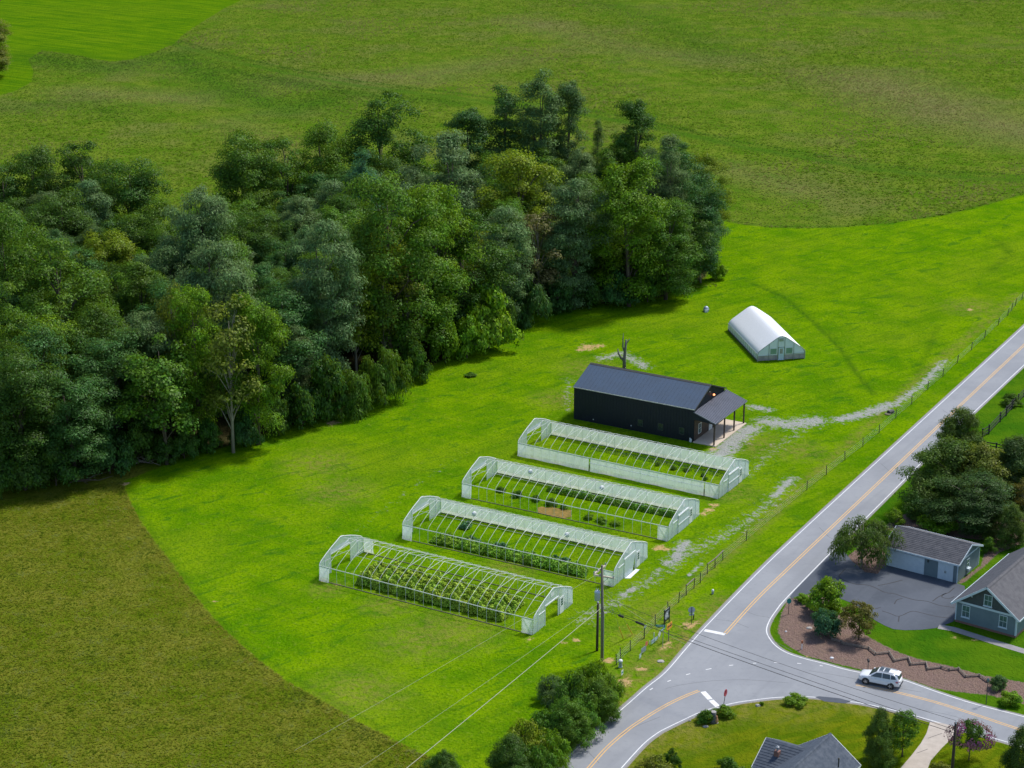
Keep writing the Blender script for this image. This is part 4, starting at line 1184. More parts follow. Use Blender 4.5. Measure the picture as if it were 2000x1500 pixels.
for i in range(len(st) - 1):
    for j in range(k):
        f.append((i * k + j, i * k + (j + 1) % k, (i + 1) * k + (j + 1) % k, (i + 1) * k + j))
f.append(tuple(range(k))); f.append(tuple((len(st) - 1) * k + j for j in reversed(range(k))))
mb = MB(); mb.v, mb.f = v, f
body = mb.build('body', M['car_white'], car, smooth=True)
ss = body.modifiers.new('s', 'SUBSURF'); ss.levels = ss.render_levels = 1
# cabin: lower ring at the belt, upper ring at the roof
def cabin(x):                                                      # roof height and half widths along x
    pass
cb = [(1.12, 1.04, .80, 1.05, .78), (0.62, 1.04, .86, 1.42, .68), (0.22, 1.05, .87, 1.64, .62), (-0.5, 1.05, .88, 1.69, .635), (-1.3, 1.06, .87, 1.67, .62), (-1.80, 1.06, .85, 1.60, .60), (-2.02, 1.05, .82, 1.40, .64), (-2.18, 1.02, .78, 1.06, .74)]
v, f = [], []
for x, zb, hb, zt, ht_ in cb:
    ring = [(hb, zb - .05), (hb + (ht_ - hb) * .5, zb + (zt - zb) * .55), (ht_, zt - .02), (ht_ * .8, zt + .012), (0, zt + .03)]
    ring = ring + [(-y, z) for y, z in ring[-2::-1]]
    v += [(x, y, z) for y, z in ring]
k = 9
for i in range(len(cb) - 1):
    for j in range(k - 1):
        f.append((i * k + j, i * k + j + 1, (i + 1) * k + j + 1, (i + 1) * k + j))
f.append(tuple(range(k))); f.append(tuple((len(cb) - 1) * k + j for j in reversed(range(k))))
mb = MB(); mb.v, mb.f = v, f
mb.build('cabin', M['car_white'], car, smooth=True)
def cpt(i, j):
    x, zb, hb, zt, ht_ = cb[i]
    return Vector([(x, hb, zb), (x, ht_, zt - .02)][j])
def lerp4(a, b, c, d, u, w_): return a.lerp(b, u).lerp(d.lerp(c, u), w_)
def pane(a, b, c, d, off, name, mat=None):
    a, b, c, d = map(Vector, (a, b, c, d))
    n_ = (b - a).cross(d - a).normalized() * off
    MB().prism([a + n_, b + n_, c + n_, d + n_], n_ * 0.5).build(name, mat or M['car_glass'], car)
# windscreen and rear window
pane((1.08, -.70, 1.09), (1.08, .70, 1.09), (0.27, .55, 1.625), (0.27, -.55, 1.625), 0.03, 'windscreen')
pane((-2.17, .62, 1.12), (-2.17, -.62, 1.12), (-1.99, -.56, 1.45), (-1.99, .56, 1.45), 0.02, 'rear_window')
for s in (1, -1):
    def q(x, t_):                                                  # point on the cabin side at x and height fraction
        for (xa, za, ha, zta, hta), (xb, zb, hb, ztb, htb) in zip(cb, cb[1:]):
            if xb <= x <= xa:
                u = (xa - x) / (xa - xb)
                z0, h0 = za + (zb - za) * u, ha + (hb - ha) * u
                z1, h1 = zta + (ztb - zta) * u, hta + (htb - hta) * u
                return Vector((x, s * (h0 + (h1 - h0) * t_ + 0.02), z0 + (z1 - z0) * t_))
    for nm, xs_ in (('side_window', [(0.86, .10), (0.30, .88), (-0.30, .90), (-0.34, .10)]), ('side_window', [(-0.42, .10), (-0.38, .90), (-1.20, .89), (-1.26, .12)]), ('side_window', [(-1.34, .14), (-1.30, .86), (-1.72, .80), (-1.90, .30)])):
        pts = [q(x, t_) for x, t_ in xs_]
        MB().prism(pts, (0, s * 0.012, 0)).build(nm, M['car_glass'], car)
    MB().box(0.86, 1.02, min(s * .90, s * 1.08), max(s * .90, s * 1.08), 1.04, 1.20).build('mirror', M['car_white'], car, bevel=0.02)
    MB().box(-1.60, 0.1, min(s * .50, s * .55), max(s * .50, s * .55), 1.715, 1.76).build('roof_rail', M['alloy'], car)
    MB().prism([(2.26, s * .46, .70), (2.02, s * .83, .76), (1.88, s * .885, .82), (2.02, s * .80, .88), (2.24, s * .5, .79)], (0.03, s * .03, 0.0)).build('headlight', M['lamp_clear'], car)
    MB().prism([(-2.29, s * .50, .86), (-2.05, s * .895, .84), (-1.85, s * .925, .93), (-2.1, s * .885, 1.02), (-2.28, s * .55, .98)], (-0.03, s * .02, 0)).build('tail_light', M['tail_red'], car)
    MB().box(-1.0, 0.95, min(s * .905, s * .935), max(s * .905, s * .935), .26, .38).build('sill_trim', M['car_dark'], car)
    for nm, x0, x1 in (('door', -0.37, 0.95), ('door', -1.35, -0.39)):
        dd = MB().box(x0, x1, min(s * .926, s * .936), max(s * .926, s * .936), .42, .86).build(nm, M['car_white'], car, bevel=0.004)
        MB().box(x0 + .10, x0 + .30, min(s * .937, s * .96), max(s * .937, s * .96), .80, .84).build('handle', M['car_white'], dd)
    for x in (1.36, -1.34):
        MB().lathe([(.43, 0), (.43, .02)], 20).build('wheel_arch', M['car_dark'], car, (x, s * .925 - (0.01 if s > 0 else 0.01), .36), (R(90), 0, 0))
        wl = thing_w = link('wheel', MB().lathe([(.20, -.11), (.31, -.11), (.35, -.08), (.35, .08), (.31, .11), (.20, .11)], 20).mesh('tyre', M['rubber'], True), car, (x, s * .855, .35), (R(90), 0, 0))
        rm = MB().lathe([(.23, -.115), (.235, .115)], 16)
        rm.build('rim', M['car_dark'], wl)
        sp = MB()
        for a in range(5):
            t_ = a * 2 * math.pi / 5
            sp.beam((.04 * math.cos(t_), .04 * math.sin(t_), -s * .118), (.23 * math.cos(t_), .23 * math.sin(t_), -s * .118), .07, .02)
        sp.lathe([(.07, -.125), (.07, .125)], 10)
        sp.build('spokes', M['alloy'], wl)
MB().box(2.14, 2.27, -.55, .55, .34, .58).build('grille', M['car_dark'], car, bevel=0.02)
MB().box(-2.36, -2.28, -.62, .62, .40, .60).build('rear_bumper', M['car_dark'], car, bevel=0.02)
MB().box(-2.345, -2.325, -.26, .26, .72, .84).build('number_plate', M['white_paint'], car)
MB().prism([(-1.70, -.56, 1.66), (-1.70, .56, 1.66), (-2.12, .52, 1.56), (-2.12, -.52, 1.56)], (0, 0, .04)).build('spoiler', M['car_white'], car)
for x0, x1 in ((-0.30, 0.12), (-0.95, -0.42)):
    MB().box(x0, x1, -.44, .44, 1.712, 1.728).build('sunroof_pane', M['car_glass'], car)

# ------------------------------------------------------------------ power pole and wires
M['pole'] = pm('weathered_pole', (0.22, 0.20, 0.165), (0.15, 0.135, 0.11), 1.5, 0.9, bmp=0.01, st=(5, 5, 0.4))
M['stub'] = pm('creosote_pole', (0.065, 0.045, 0.032), (0.04, 0.03, 0.024), 1.5, 0.9, st=(5, 5, 0.4))
M['arm'] = pm('crossarm_wood', (0.68, 0.60, 0.48), (0.52, 0.45, 0.36), 2, 0.85)
M['wire'] = pm('aluminium_wire', (0.55, 0.53, 0.40), (0.45, 0.43, 0.34), 2, 0.5)
M['cable'] = pm('black_cable', (0.018, 0.018, 0.018), (0.025, 0.025, 0.025), 2, 0.6)
M['insul'] = pm('insulator', (0.35, 0.40, 0.42), (0.22, 0.25, 0.27), 2, 0.3)
pb = G(1176, 1289)
pole = thing('utility_pole', 'tall grey wooden power pole with transformer and two crossarms', 'utility pole', pb)
MB().tube([(0, 0, 0), (-0.05, 0, 5), (-0.17, 0, 11.45)], [0.19, 0.165, 0.13], 10).build('pole', M['pole'], pole, smooth=True)
top = Vector((-0.16, 0, 0))
ax1 = Vector((math.cos(R(60)), math.sin(R(60)), 0)); ax2 = Vector((math.cos(R(-22)), math.sin(R(-22)), 0))
for ax, z, l0, l1 in ((ax1, 10.95, -1.55, 1.25), (ax2, 10.05, -1.0, 1.35)):
    c = top + Vector((0, 0, z)) - ax.cross(Vector((0, 0, 1))) * 0.2
    arm = MB().beam(c + ax * l0, c + ax * l1, 0.14, 0.17).build('crossarm', M['arm'], pole)
    for t_ in (l0 + 0.1, l1 - 0.1, (l0 + l1) / 2 - 0.45):
        MB().lathe([(0.03, 0.07), (0.09, 0.12), (0.05, 0.18), (0.09, 0.24), (0.04, 0.32)], 8, tuple(c + ax * t_)).build('insulator', M['insul'], arm)
    MB().beam(c + ax * 0.7 - Vector((0, 0, 0.05)), top + Vector((0, 0, z - 0.75)), 0.04).build('arm_brace', M['steel'], arm)
tr = top + Vector((-0.48, -0.1, 7.3))
tf = MB().lathe([(0.10, 0.0), (0.30, 0.02), (0.31, 0.95), (0.33, 0.97), (0.33, 1.03), (0.24, 1.16), (0.05, 1.2)], 14, tuple(tr)).build('transformer', pm('transformer_grey', (0.50, 0.60, 0.70), (0.42, 0.52, 0.62), 2, 0.45), pole, smooth=True)
for dx in (-0.12, 0.12):
    MB().lathe([(0.05, 0), (0.07, 0.08), (0.04, 0.14), (0.06, 0.20), (0.02, 0.34)], 8, tuple(tr + Vector((dx, 0.0, 1.15)))).build('bushing', M['insul'], tf)
MB().beam(tr + Vector((0.25, 0.05, 0.3)), top + Vector((0.1, 0, 7.6)), 0.08).build('bracket', M['steel'], tf)
MB().tube([pb * 0 + Vector((0.13, -0.12, 0)), (0.10, -0.12, 6.0)], 0.04, 6).build('conduit', M['steel'], pole)
stub = thing('stub_pole', 'shorter dark brown pole standing beside the power pole', 'utility pole', G(1166, 1271))
MB().tube([(0, 0, 0), (0.02, 0, 3), (0.03, 0, 5.95)], [0.15, 0.14, 0.125], 10).build('pole', M['stub'], stub, smooth=True)
MB().lathe([(0.128, 5.955), (0.10, 6.0), (0.01, 6.02)], 10, (0.03, 0, 0)).build('pole_cap', M['steel'], stub)

def hung(name, label, a, b, r, mat, sag=0.6, n=14, cat='cable'):
    pts = []
    for i in range(n + 1):
        t_ = i / n
        p = a.lerp(b, t_)
        p.z -= sag * 4 * t_ * (1 - t_)
        pts.append(p)
    o = MB().tube(pts, r, 5, False).build(name, mat, smooth=True)
    return tag(o, label, cat, 'overhead wires at the power pole')
pw = lambda z, off=Vector((0, 0, 0)): pb + Vector((-0.12, 0, z)) + off
za = 6.4
far_l = G(793, 1500, za)
dl = (far_l - pw(za)); dl = dl * 1.25
far_l = pw(za) + dl
hung('power_line', 'thick pale cable running from pole to the lower left corner', pw(za), far_l, 0.026, M['wire'], 0.10)
p2, p3 = pw(10.3, -ax2 * 0.9), pw(8.7)
hung('power_line', 'thin wire above the thick pale cable, attached below the transformer', pw(7.2), pw(7.2) + dl + Vector((-2.2, 3.0, 0)), 0.009, M['wire'], 0.2)
hung('power_line', 'thin wire from the crossarm end passing before the nearest greenhouse', pw(10.9, -ax1 * 1.4), pw(10.9, -ax1 * 1.4) + dl + Vector((-4.2, 5.2, 0)), 0.008, M['wire'], 0.2)
q2 = G(1862, 1431, 7.2)
c1 = hung('power_line', 'thick black cable crossing the road with two black splice cases', pw(6.3), q2, 0.030, M['cable'], 0.35)
hung('power_line', 'second black cable just above the thick one across the road', pw(6.45), q2 + Vector((0, 0, 0.35)), 0.022, M['cable'], 0.12)
hung('power_line', 'topmost black cable crossing above the stop line', pw(7.7), q2 + Vector((0.2, 0, 1.3)), 0.018, M['cable'], 0.5)
hung('power_line', 'thin grey wire dropping from the transformer towards the road', pw(8.2), G(1345, 1262, 6.2), 0.010, M['wire'], 0.15)
for t_ in (0.062, 0.122):
    a_, b_ = pw(6.3), q2
    P_ = []
    for u in (t_ - 0.009 * (1 if t_ < .1 else 1.6), t_ + 0.009 * (1 if t_ < .1 else 1.6)):
        p = a_.lerp(b_, u); p.z -= 0.35 * 4 * u * (1 - u) + 0.04
        P_.append(p)
    MB().tube([P_[0], P_[0].lerp(P_[1], .12), P_[0].lerp(P_[1], .88), P_[1]], [0.05, 0.14, 0.14, 0.05], 8).build('splice_case', M['cable'], c1)
pole2 = thing('utility_pole', 'dark power pole rising before the concrete driveway', 'utility pole', (q2.x + 0.15, q2.y - 0.1, 0))
MB().tube([(0, 0, 0), (0, 0, 5), (0, 0, 8.2)], [0.17, 0.15, 0.13], 10).build('pole', M['stub'], pole2, smooth=True)
MB().lathe([(0.05, 0), (0.09, 0.05), (0.05, 0.12), (0.08, 0.2), (0.03, 0.28)], 8, (0, 0, 8.2)).build('insulator', M['insul'], pole2)
M['guy_yellow'] = pm('guy_guard_yellow', (0.80, 0.50, 0.03), (0.62, 0.42, 0.05), 2, 0.6)
for (x, y), (x2, y2), lab in (((1218, 1249), (1207, 1229), 'left yellow guard sleeve on the guy wire of the pole'), ((1236, 1240), (1224, 1213), 'right yellow guard sleeve on the guy wire of the pole')):
    a_ = G(x, y)
    g_ = thing('guy_wire', lab, 'guy wire', a_, 0, 'guy wires of the power pole')
    d_ = (pw(9.6) - a_)
    MB().tube([(0, 0, 0), tuple(d_)], 0.009, 4).build('wire', M['steel'], g_)
    u = d_.normalized()
    MB().tube([tuple(u * 0.15), tuple(u * 2.4)], 0.06, 6).build('guard_sleeve', M['guy_yellow'], g_)

# ------------------------------------------------------------------ fences
M['tpost'] = pm('fence_post_green', (0.035, 0.045, 0.030), (0.05, 0.05, 0.035), 3, 0.7)
z3 = lambda x, y: (1000 + x / 4.1667, 980 + y / 4.1667)
z5b = lambda x, y: (1560 + x / 4.411, 760 + y / 4.411)
z8 = lambda x, y: (1380 + x / 3.126, 380 + y / 3.126)
posts = [(1212, 1292 - 6), (1204, 1299), z3(962, 1215), z3(1075, 1110), z3(1165, 1005), z3(1270, 900), z3(1357, 820), z3(1418, 760), z3(1480, 705), z3(1532, 660), z3(1590, 585), z3(1652, 540), z3(1716, 475), z3(1906, 318),
         z5b(70, 870), z5b(238, 738), z5b(398, 612), z5b(553, 495), z5b(692, 380), z5b(836, 250), z5b(973, 130), z8(1350, 1190), z8(1443, 1112), z8(1530, 1028), z8(1617, 950), z8(1698, 875), z8(1780, 798), z8(1838, 738), z8(1862, 708), z8(1884, 680), z8(1925, 640), (2012, 570)]
fo = thing('wire_fence', 'wire fence on thin dark posts along the left road verge', 'fence', G(*posts[0]))
o0 = G(*posts[0])
post_me = MB().box(-0.045, 0.045, -0.045, 0.045, 0, 1.35).mesh('post', M['tpost'])
tops = []
for i, (x, y) in enumerate(posts):
    p = G(x, y) - o0
    lean = (random.uniform(-.05, .05), random.uniform(-.06, .06), 0)
    if i > 22: lean = (0.02, random.uniform(0.05, 0.12), 0)
    link('post', post_me, fo, p, lean)
    tops.append(p)
for z in (0.25, 0.55, 0.85, 1.15):
    MB().tube([tuple(p + Vector((0, 0, z))) for p in tops], 0.007, 4, False).build('wire', M['steel'], fo)
for i, j in ((7, 8), (10, 11), (11, 12)):
    a_, b_ = tops[i] + Vector((0, 0, 1.28)), tops[j] + Vector((0, 0, 1.28))
    MB().beam(a_, b_, 0.10, 0.10).build('brace_rail', M['timber'], fo)
fence2 = [(1918, 856), (1931, 848), (1953, 824), (1965, 812), (1976, 800), (1988, 788), (2000, 775), (2013, 762)]
M['dark_wood'] = pm('dark_stained_wood', (0.030, 0.030, 0.026), (0.045, 0.042, 0.036), 2, 0.8)
f2 = thing('board_fence', 'dark post and rail fence right of the road, above the big shrub', 'fence', G(*fence2[0]))
o2 = G(*fence2[0])
pp = [G(*q_) - o2 for q_ in fence2]
pm_ = MB().box(-0.09, 0.09, -0.09, 0.09, 0, 1.5).mesh('post', M['dark_wood'])
for p in pp: link('post', pm_, f2, p)
for a_, b_ in zip(pp, pp[1:]):
    for z in (0.35, 0.8, 1.25):
        MB().beam(a_ + Vector((0, 0, z)), b_ + Vector((0, 0, z)), 0.05, 0.15).build('rail', M['dark_wood'], f2)
f3p = [(1921, 880), (1945, 884), (1968, 890), (1990, 897)]
o3 = G(*f3p[0])
f3 = thing('board_fence', 'short dark rail fence half hidden behind the evergreen trees', 'fence', o3)
pp = [G(*q_) - o3 for q_ in f3p]
for p in pp: link('post', pm_, f3, p)
for a_, b_ in zip(pp, pp[1:]):
    for z in (0.4, 0.85, 1.3):
        MB().beam(a_ + Vector((0, 0, z)), b_ + Vector((0, 0, z)), 0.05, 0.15).build('rail', M['dark_wood'], f3)
# zigzag split rails in the mulch bed
zz = [(440, 815), (520, 822), (545, 866), (612, 884), (622, 896), (812, 930), (862, 972), (962, 962), (1000, 1022), (1102, 1002), (1120, 1047), (1232, 1040), (1242, 1082), (1342, 1070), (1400, 1088), (1470, 1082), (1522, 1136), (1622, 1130), (1680, 1170), (1790, 1160)]
zp = [G(*q_) for q_ in z4(zz)]
zf = thing('split_rail_fence', 'low zigzag split rail fence lying through the mulch bed', 'fence', zp[0])
for i, (a_, b_) in enumerate(zip(zp, zp[1:])):
    for k in range(2):
        up = Vector((0, 0, 0.08 + 0.17 * k + 0.06 * (i % 2)))
        d = (b_ - a_).normalized() * 0.15
        MB().beam(a_ - zp[0] + up - d, b_ - zp[0] + up + d, 0.10, 0.08).build('rail', M['timber'], zf, bevel=0.02)

# ------------------------------------------------------------------ signs and small things on the verge
zs = lambda x, y: (1190 + x / 11.11, 1170 + y / 11.11)
def rot_z(deg): return R(deg)
M['sign_green'] = pm('street_sign_green', (0.01, 0.30, 0.26), (0.012, 0.24, 0.21), 2, 0.4)
M['sign_orange'] = pm('warning_sign_orange', (0.85, 0.36, 0.02), (0.75, 0.32, 0.03), 2, 0.45)
M['sign_back'] = pm('sign_back_aluminium', (0.36, 0.43, 0.50), (0.30, 0.37, 0.44), 1.5, 0.45, 0.3)
M['sign_white'] = pm('sign_white', (0.80, 0.80, 0.82), (0.70, 0.71, 0.74), 2, 0.5)
M['sign_black'] = pm('sign_black', (0.015, 0.015, 0.018), (0.025, 0.025, 0.03), 2, 0.5)
M['sign_grey'] = pm('sign_grey', (0.36, 0.40, 0.45), (0.22, 0.25, 0.29), 5, 0.5)
M['sign_red'] = pm('sign_red', (0.50, 0.035, 0.075), (0.42, 0.03, 0.06), 2, 0.45)
M['coral'] = pm('coral_plastic', (0.80, 0.22, 0.12), (0.68, 0.18, 0.10), 2, 0.5)
M['aqua'] = pm('pale_aqua_print', (0.55, 0.72, 0.74), (0.20, 0.35, 0.42), 4, 0.5)
# street name sign
s1 = thing('street_sign', 'teal green street name sign with two crossed blades on the verge', 'street sign', G(*zs(1160, 1050)))
MB().tube([(0, 0, 0), (0, 0, 2.75)], 0.035, 6).build('post', M['steel'], s1)
for a_, z, c_ in ((-8, 2.62, -0.30), (60, 2.36, -0.25)):
    u = Vector((math.cos(R(a_)), math.sin(R(a_)), 0))
    p = u * c_
    nn = Vector((-u.y, u.x, 0)) * 0.05
    bl = MB().beam(p - u * 0.55 + nn * (1 if a_ < 0 else -1) + Vector((0, 0, z)), p + u * 0.55 + nn * (1 if a_ < 0 else -1) + Vector((0, 0, z)), 0.02, 0.26).build('blade', M['sign_green'], s1)
    side_ = -1 if a_ < 0 else -1
    base = p + nn * (1 if a_ < 0 else -1) + Vector((0, 0, z)) + (Vector((u.y, -u.x, 0)) * 0.014)
    MB().beam(base - u * 0.36, base + u * 0.36, 0.006, 0.07).build('lettering_band', M['sign_white'], bl)
# large arrow sign
def flat_sign(t, az, w_, h_, zc, mat, name, thick=0.03, shift=0.0):
    u = Vector((math.cos(R(az)), math.sin(R(az)), 0))
    nn = Vector((u.y, -u.x, 0))
    c = nn * (0.06 + shift) + Vector((0, 0, zc))
    return MB().beam(c - u * w_ / 2, c + u * w_ / 2, thick, h_).build(name, mat, t), u, nn, c
s2 = thing('arrow_sign', 'orange warning sign with a black double arrow on a wooden post', 'road sign', G(*zs(1285, 905)))
MB().box(-0.05, 0.05, -0.05, 0.05, 0, 2.15).build('post', M['timber'], s2)
o, u, nn, c = flat_sign(s2, 58, 1.25, 0.75, 1.85, M['sign_orange'], 'panel')
ar = [(-.50, 0), (-.28, .20), (-.28, .07), (.28, .07), (.28, .20), (.50, 0), (.28, -.20), (.28, -.07), (-.28, -.07), (-.28, -.20)]
MB().prism([c + nn * 0.018 + u * a_ + Vector((0, 0, b_)) for a_, b_ in ar], nn * 0.006).build('arrow', M['sign_black'], o)
# framed business sign
s3 = thing('farm_sign', 'black framed grey and white business sign behind the fence', 'sign', G(1302, 1218))
u = Vector((math.cos(R(58)), math.sin(R(58)), 0)); nn = Vector((u.y, -u.x, 0))
for a_ in (-0.62, 0.62):
    p = u * a_
    MB().box(p.x - 0.06, p.x + 0.06, p.y - 0.06, p.y + 0.06, 0, 1.95).build('post', M['sign_black'], s3)
pn = MB().beam(-u * 0.56 + Vector((0, 0, 1.12)), u * 0.56 + Vector((0, 0, 1.12)), 0.05, 1.45).build('panel', M['sign_grey'], s3)
cN = nn * 0.03 + Vector((0, 0, 1.12))
for pts in ([(-.55, .72), (.55, .72), (.55, .48), (-.05, .50), (-.30, .42), (-.55, .20)], [(.30, .25), (.55, .28), (.55, -.15), (.40, -.25)], [(-.55, -.72), (.55, -.72), (.55, -.50), (.10, -.42), (-.20, -.55), (-.55, -.30)]):
    MB().prism([cN + u * a_ + Vector((0, 0, b_)) for a_, b_ in pts], nn * 0.006).build('dark_print', M['sign_black'], pn)
for a_, b_, w_, h_ in ((0.0, 0.15, .40, .10), (-.10, -.05, .60, .07), (0.05, -.22, .44, .06)):
    MB().prism([cN + u * (a_ + sx * w_ / 2) + Vector((0, 0, b_ + sy * h_ / 2)) for sx, sy in ((-1, -1), (1, -1), (1, 1), (-1, 1))], nn * 0.008).build('light_print', M['sign_white'], pn)
# back of the stop sign for the main road
def octagon(r): return [(r * math.cos(math.pi / 8 + k * math.pi / 4), r * math.sin(math.pi / 8 + k * math.pi / 4)) for k in range(8)]
s4 = thing('stop_sign', 'grey back of a stop sign on the verge near the stop line', 'road sign', G(*zs(1780, 550)))
MB().box(-0.03, 0.03, -0.03, 0.03, 0, 2.15).build('post', M['dark_metal'], s4)
u = Vector((1, 0.12, 0)).normalized(); nn = Vector((-0.12, 1, 0)).normalized()
o = MB().prism([nn * 0.05 + u * a_ + Vector((0, 0, 1.80 + b_)) for a_, b_ in octagon(0.42)], nn * 0.02).build('panel', M['sign_back'], s4)
MB().prism([nn * 0.05 + u * a_ + Vector((0, 0, 1.22 + b_)) for a_, b_ in ((-.28, -.12), (.28, -.12), (.28, .12), (-.28, .12))], nn * 0.02).build('plaque', M['sign_back'], s4)
MB().prism([nn * 0.072 + u * a_ + Vector((0, 0, 1.80 + b_)) for a_, b_ in octagon(0.41)], nn * 0.006).build('red_face', M['sign_red'], o)
s4b = thing('marker_post', 'short dark post right beside the grey sign back', 'post', G(*zs(1825, 445)))
MB().box(-0.06, 0.06, -0.06, 0.06, 0, 0.75).build('post', M['dark_metal'], s4b)
MB().box(-0.07, 0.07, -0.07, 0.07, 0.75, 0.80).build('cap', M['steel'], s4b)
# stop sign at the side road
s5 = thing('stop_sign', 'red stop sign seen edge on beside the lower stop line', 'road sign', G(1412, 1386))
MB().tube([(0, 0, 0), (0.16, 0.02, 1.55), (0.26, 0.03, 2.30)], 0.035, 6).build('post', M['dark_metal'], s5)
u = Vector((0.50, 0.86, 0)); nn = Vector((-0.86, 0.50, 0))
cpt_ = Vector((0.26, 0.03, 1.95))
o = MB().prism([cpt_ + nn * 0.05 + u * a_ + Vector((0, 0, b_)) for a_, b_ in octagon(0.42)], nn * 0.02).build('panel', M['sign_red'], s5)
MB().prism([cpt_ + nn * 0.072 + u * a_ + Vector((0, 0, b_)) for a_, b_ in ((-.26, -.09), (.26, -.09), (.26, .09), (-.26, .09))], nn * 0.004).build('lettering_band', M['sign_white'], o)
MB().prism([cpt_ + nn * 0.02 + u * a_ + Vector((0, 0, b_)) for a_, b_ in octagon(0.40)], nn * 0.02).build('back_plate', M['sign_red'], s5)
# green sign at the mulch bed
s6 = thing('street_sign', 'small green sign on a thin dark post in the mulch bed', 'street sign', G(1540, 1200))
MB().box(-0.03, 0.03, -0.03, 0.03, 0, 1.75).build('post', M['tpost'], s6)
MB().prism([Vector((-.26, -.05, 1.58)), Vector((0, -.05, 1.30)), Vector((.26, -.05, 1.58)), Vector((.26, -.05, 1.88)), Vector((0, -.05, 2.10)), Vector((-.26, -.05, 1.88))], (0, 0.02, 0)).build('panel', M['sign_green'], s6)
# yard signs in a row along the fence
def yard(px, lab, w_, h_, z0, az, mat, name='yard_sign', diamond=False, band=None, cat='yard sign'):
    t = thing(name, lab, cat, G(*px), 0, 'small signs along the fence')
    u = Vector((math.cos(R(az)), math.sin(R(az)), 0)); nn = Vector((u.y, -u.x, 0))
    zc = z0 + h_ / 2
    pts = [(0, -h_ / 2), (w_ / 2, 0), (0, h_ / 2), (-w_ / 2, 0)] if diamond else [(-w_ / 2, -h_ / 2), (w_ / 2, -h_ / 2), (w_ / 2, h_ / 2), (-w_ / 2, h_ / 2)]
    pnl = MB().prism([u * a_ + Vector((0, 0, zc + b_)) for a_, b_ in pts], nn * 0.02).build('panel', mat, t)
    if band:
        MB().prism([nn * 0.022 + u * a_ * 0.7 + Vector((0, 0, zc + b_ * 0.35)) for a_, b_ in pts], nn * 0.004).build('print', band, pnl)
    for a_ in ((0,) if diamond else (-w_ * .35, w_ * .35)):
        p = u * a_ - nn * 0.012
        MB().beam(p, p + Vector((0, 0, zc)), 0.02).build('stake', M['steel'], t)
yard(zs(1085, 905), 'white diamond shaped sign on the verge below the street sign', 0.62, 0.80, 0.45, 55, M['sign_white'], diamond=True)
yard(zs(1020, 935), 'right pale aqua yard sign low on the verge', 0.75, 0.42, 0.25, 58, M['aqua'], band=M['sign_white'])
yard(zs(945, 990), 'left pale aqua yard sign low on the verge', 0.75, 0.48, 0.2, 58, M['aqua'], band=M['sign_grey'])
yard(zs(740, 1190), 'grey yard sign leaning below the coral round sign', 1.0, 0.62, 0.22, 55, M['sign_grey'], band=M['sign_back'])
yard(zs(668, 1310), 'small pale green yard sign at the lower end of the row', 0.42, 0.50, 0.18, 58, M['aqua'], band=M['sign_white'])
yard((1215, 1321), 'small white and green sign below the white pedestal', 0.45, 0.55, 0.20, 60, M['sign_white'], band=M['sign_green'])
t = thing('round_sign', 'coral red round sign among the yard signs on the verge', 'yard sign', G(*zs(805, 1090)))
MB().beam((0, 0, 0), (0, 0, 0.7), 0.03).build('stake', M['steel'], t)
MB().prism([Vector((0.27 * math.cos(k * math.pi / 6) * 0.6, 0.27 * math.cos(k * math.pi / 6) * 0.8 - 0.03, 0.72 + 0.30 * math.sin(k * math.pi / 6))) for k in range(12)], (0.02, -0.02, 0)).build('disc', M['coral'], t)
for px, h_, lab in ((zs(970, 865), 0.75, 'taller thin white stake beside the left aqua yard sign'), (zs(878, 985), 0.40, 'short thin white stake near the coral round sign')):
    t = thing('marker_stake', lab, 'stake', G(*px))
    MB().box(-0.05, 0.05, -0.04, 0.04, 0, h_).build('stake', M['sign_white'], t)
    MB().prism([(-0.05, -0.04, h_), (0.05, -0.04, h_), (0, -0.04, h_ + 0.08)], (0, 0.08, 0)).build('tip', M['sign_white'], t)
t = thing('fence_corner_flag', 'white flag on a thin post by the black cable', 'flag', G(*zs(762, 860)))
MB().box(-0.03, 0.03, -0.03, 0.03, 0, 1.3).build('post', M['tpost'], t)
MB().prism([(-0.12, 0, 1.30), (0.14, 0.05, 1.33), (0.22, 0.05, 1.75), (0.02, 0, 1.62)], (0, 0.02, 0)).build('flag', M['sign_white'], t)
ped = thing('utility_pedestal', 'grey utility pedestal with a white cap at the fence corner', 'utility box', G(*zs(243, 1478)))
MB().box(-0.20, 0.20, -0.16, 0.16, 0, 0.12).build('base', M['sign_white'], ped)
MB().lathe([(0.19, 0.12), (0.19, 0.68)], 12).build('body', M['sign_back'], ped, smooth=False)
MB().lathe([(0.24, 0.68), (0.25, 0.78), (0.19, 0.90), (0.05, 0.95)], 12).build('cap', M['sign_white'], ped, smooth=True)
t = thing('marker_bollard', 'small white topped marker on the verge left of the road', 'marker', G(1392, 1160))
MB().lathe([(0.12, 0), (0.13, 0.30), (0.10, 0.32)], 10).build('base', M['sign_grey'], t)
MB().lathe([(0.14, 0.32), (0.17, 0.42), (0.12, 0.56), (0.03, 0.62)], 10).build('cap', M['sign_white'], t, smooth=True)

